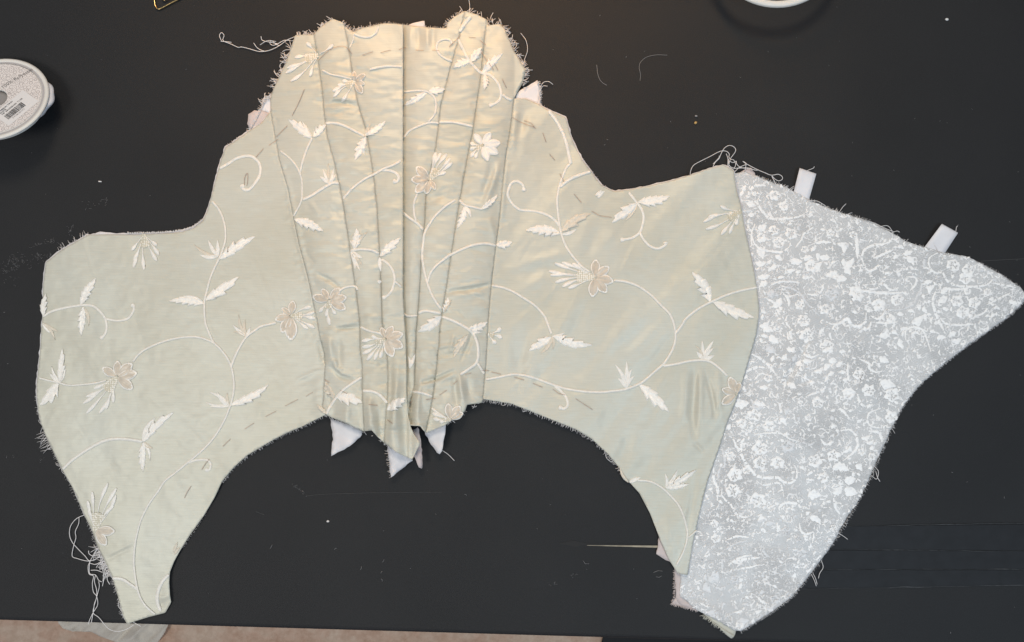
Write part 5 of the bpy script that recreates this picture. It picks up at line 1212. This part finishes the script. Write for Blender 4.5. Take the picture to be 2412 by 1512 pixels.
def single(name, pts, r, mat, label, cat, group=None, z=0.25):
    P = catmull(pts, 2.0); V, F = [], []
    tube_into(V, F, at_arr(P, np.full(len(P), z / 1000)), r / 1000, 5)
    o = mesh_obj(name, V, F, mat); tag(o, label, cat, group)
single('stray_hair', [(1405, 153), (1407, 172), (1412, 187), (1420, 196), (1429, 201)], 0.16, LINT, 'short curved grey hair on the black table right of the bodice top', 'hair', z=0.3)
single('stray_hair', [(1571, 130), (1545, 129.5), (1522, 135), (1508, 147), (1505, 160), (1508, 175), (1507, 190)], 0.13, LINT, 'long hooked grey hair on the black table, farther right', 'hair', z=0.3)
single('thread_snippet', [(232, 427.3), (239, 427.8)], 0.55, WHITE_T, 'tiny straight white thread snippet on the table left of the bodice', 'thread', z=0.6)

def blob(name, px, py, r, mat, label, cat, seed):
    rr = random.Random(seed); V = []; F = []; n, m = 8, 5
    x0, y0, _ = at(px, py)
    for j in range(m):
        ph = math.pi * j / (m - 1)
        for i in range(n):
            a = 2 * math.pi * i / n; k = r * rr.uniform(0.7, 1.25)
            V.append((x0 + 1.4 * k * math.sin(ph) * math.cos(a), y0 + k * math.sin(ph) * math.sin(a), r * 0.8 + 0.8 * r * math.cos(ph)))
    for j in range(m - 1):
        for i in range(n): F.append((j * n + i, (j + 1) * n + i, (j + 1) * n + (i + 1) % n, j * n + (i + 1) % n))
    tag(mesh_obj(name, V, F, mat), label, cat)
blob('crumb', 1637, 290, 0.0011, CRUMB, 'golden crumb on the black table right of the bodice', 'crumb', 1)
blob('crumb', 1638, 274, 0.0009, LINT, 'small dull crumb just above the golden one', 'crumb', 2)
blob('bead', 2228, 47, 0.0011, BEAD, 'tiny white bead near the upper right corner', 'bead', 3)
blob('lint_speck', 772, 1227, 0.0009, WHITE_T, 'small white lint speck on the table below the bodice', 'lint', 4)

# dust, fibres and lint lying on the cover
V, F = [], []; rd = random.Random(17)
def fibre(x, y, L, r=0.10):
    a = rd.uniform(0, 6.28); b = a + rd.uniform(-1.2, 1.2)
    P = np.array([(x, y), (x + L * .5 * math.cos(a), y + L * .5 * math.sin(a)), (x + L * .5 * (math.cos(a) + math.cos(b)), y + L * .5 * (math.sin(a) + math.sin(b)))])
    tube_into(V, F, at_arr(P, np.array([.2, .3, .2]) / 1000), r / 1000, 3)
for cx, cy, s_, k in [(38, 618, 16, 60), (92, 604, 7, 22), (115, 602, 4, 10), (10, 637, 6, 12), (168, 540, 8, 6), (248, 472, 5, 12), (212, 484, 10, 8), (30, 660, 14, 8), (30, 1076, 6, 5), (95, 1083, 5, 6), (1350, 1355, 5, 8), (1307, 1374, 6, 8), (2406, 1356, 5, 14)]:
    for _ in range(k): fibre(cx + rd.gauss(0, s_), cy + rd.gauss(0, s_ * .7), rd.uniform(2, 7), 0.06)
for x0, y0, x1, y1, k in [(70, 582, 125, 565, 26), (125, 565, 145, 580, 12), (160, 548, 172, 534, 10), (690, 1137, 722, 1168, 16)]:
    for _ in range(k):
        t = rd.random(); fibre(x0 + (x1 - x0) * t + rd.gauss(0, 2), y0 + (y1 - y0) * t + rd.gauss(0, 2), rd.uniform(2, 6), 0.06)
for _ in range(150):
    x, y = rd.uniform(0, 2411), rd.uniform(0, 1455); fibre(x, y, rd.uniform(1, 3.5), 0.09)
for x, y, L in [(1412, 38, 3), (1474, 136, 4), (1580, 285, 3), (1432, 330, 4), (1425, 341, 3), (900, 1324, 9), (900, 1345, 6), (897, 1363, 8), (848, 1342, 9), (787, 1294, 7), (636, 1292, 10), (1373, 1320, 18), (1560, 1345, 22), (1545, 1358, 14), (1094, 1164, 7), (2238, 1488, 4), (2240, 1112, 4), (2365, 1174, 5), (12, 735, 4), (17, 856, 3)]:
    fibre(x, y, L, 0.16)
tag(mesh_obj('lint', V, F, LINT), 'scattered pale lint and fibres on the black cover', kind='stuff')

# ------------------------------------------------------------------ on the floor
def floor_sheet(name, pl, mat, hgt, label, cat, thick):
    B = resample(np.vstack([pl, pl[:1]]), 4)[:-1]
    lo, hi = B.min(0), B.max(0)
    G = np.stack([g.ravel() for g in np.meshgrid(np.arange(lo[0], hi[0], 4), np.arange(lo[1], hi[1], 4))], 1).astype(float)
    G = G[inside(G, B)]; G = G[np.array([np.sqrt(((B - g) ** 2).sum(1)).min() > 2 for g in G])]
    ov, oe, of, *_ = delaunay_2d_cdt([Vector((float(a), float(b))) for a, b in np.vstack([B, G])], [], [list(range(len(B)))], 1, 1e-4)
    Q = np.array([(v[0], v[1]) for v in ov]); z = -0.748 + hgt(Q)
    W = at_arr(Q, z)
    o = mesh_obj(name, W, fix(W, [tuple(f) for f in of]), mat)
    md = o.modifiers.new('thickness', 'SOLIDIFY'); md.thickness = thick; md.offset = -1
    tag(o, label, cat)
floor_sheet('dropped_cloth', np.array([(132, 1440), (137, 1467), (148, 1480), (170, 1486.6), (215, 1488), (234, 1498), (270, 1511), (305, 1532), (340, 1536), (372, 1511), (389, 1489), (396, 1470), (398, 1440), (300, 1425), (200, 1425)], float), CLOTHF,
            lambda Q: 0.012 + 0.016 * vnoise(Q[:, 0] / 22, Q[:, 1] / 30, 2) + 0.012 * vnoise((Q[:, 0] + Q[:, 1]) / 14, Q[:, 1] / 40, 4), 'pale sheer cloth lying on the floor under the left table edge', 'cloth', 0.001)
floor_sheet('floor_mat', np.array([(1424, 1470), (1419, 1506), (1413, 1530), (1700, 1560), (2300, 1560), (2300, 1440), (1424, 1440)], float), MATF, lambda Q: 0.006 + 0 * Q[:, 0], 'black mat on the floor below the table edge at centre right', 'mat', 0.005)
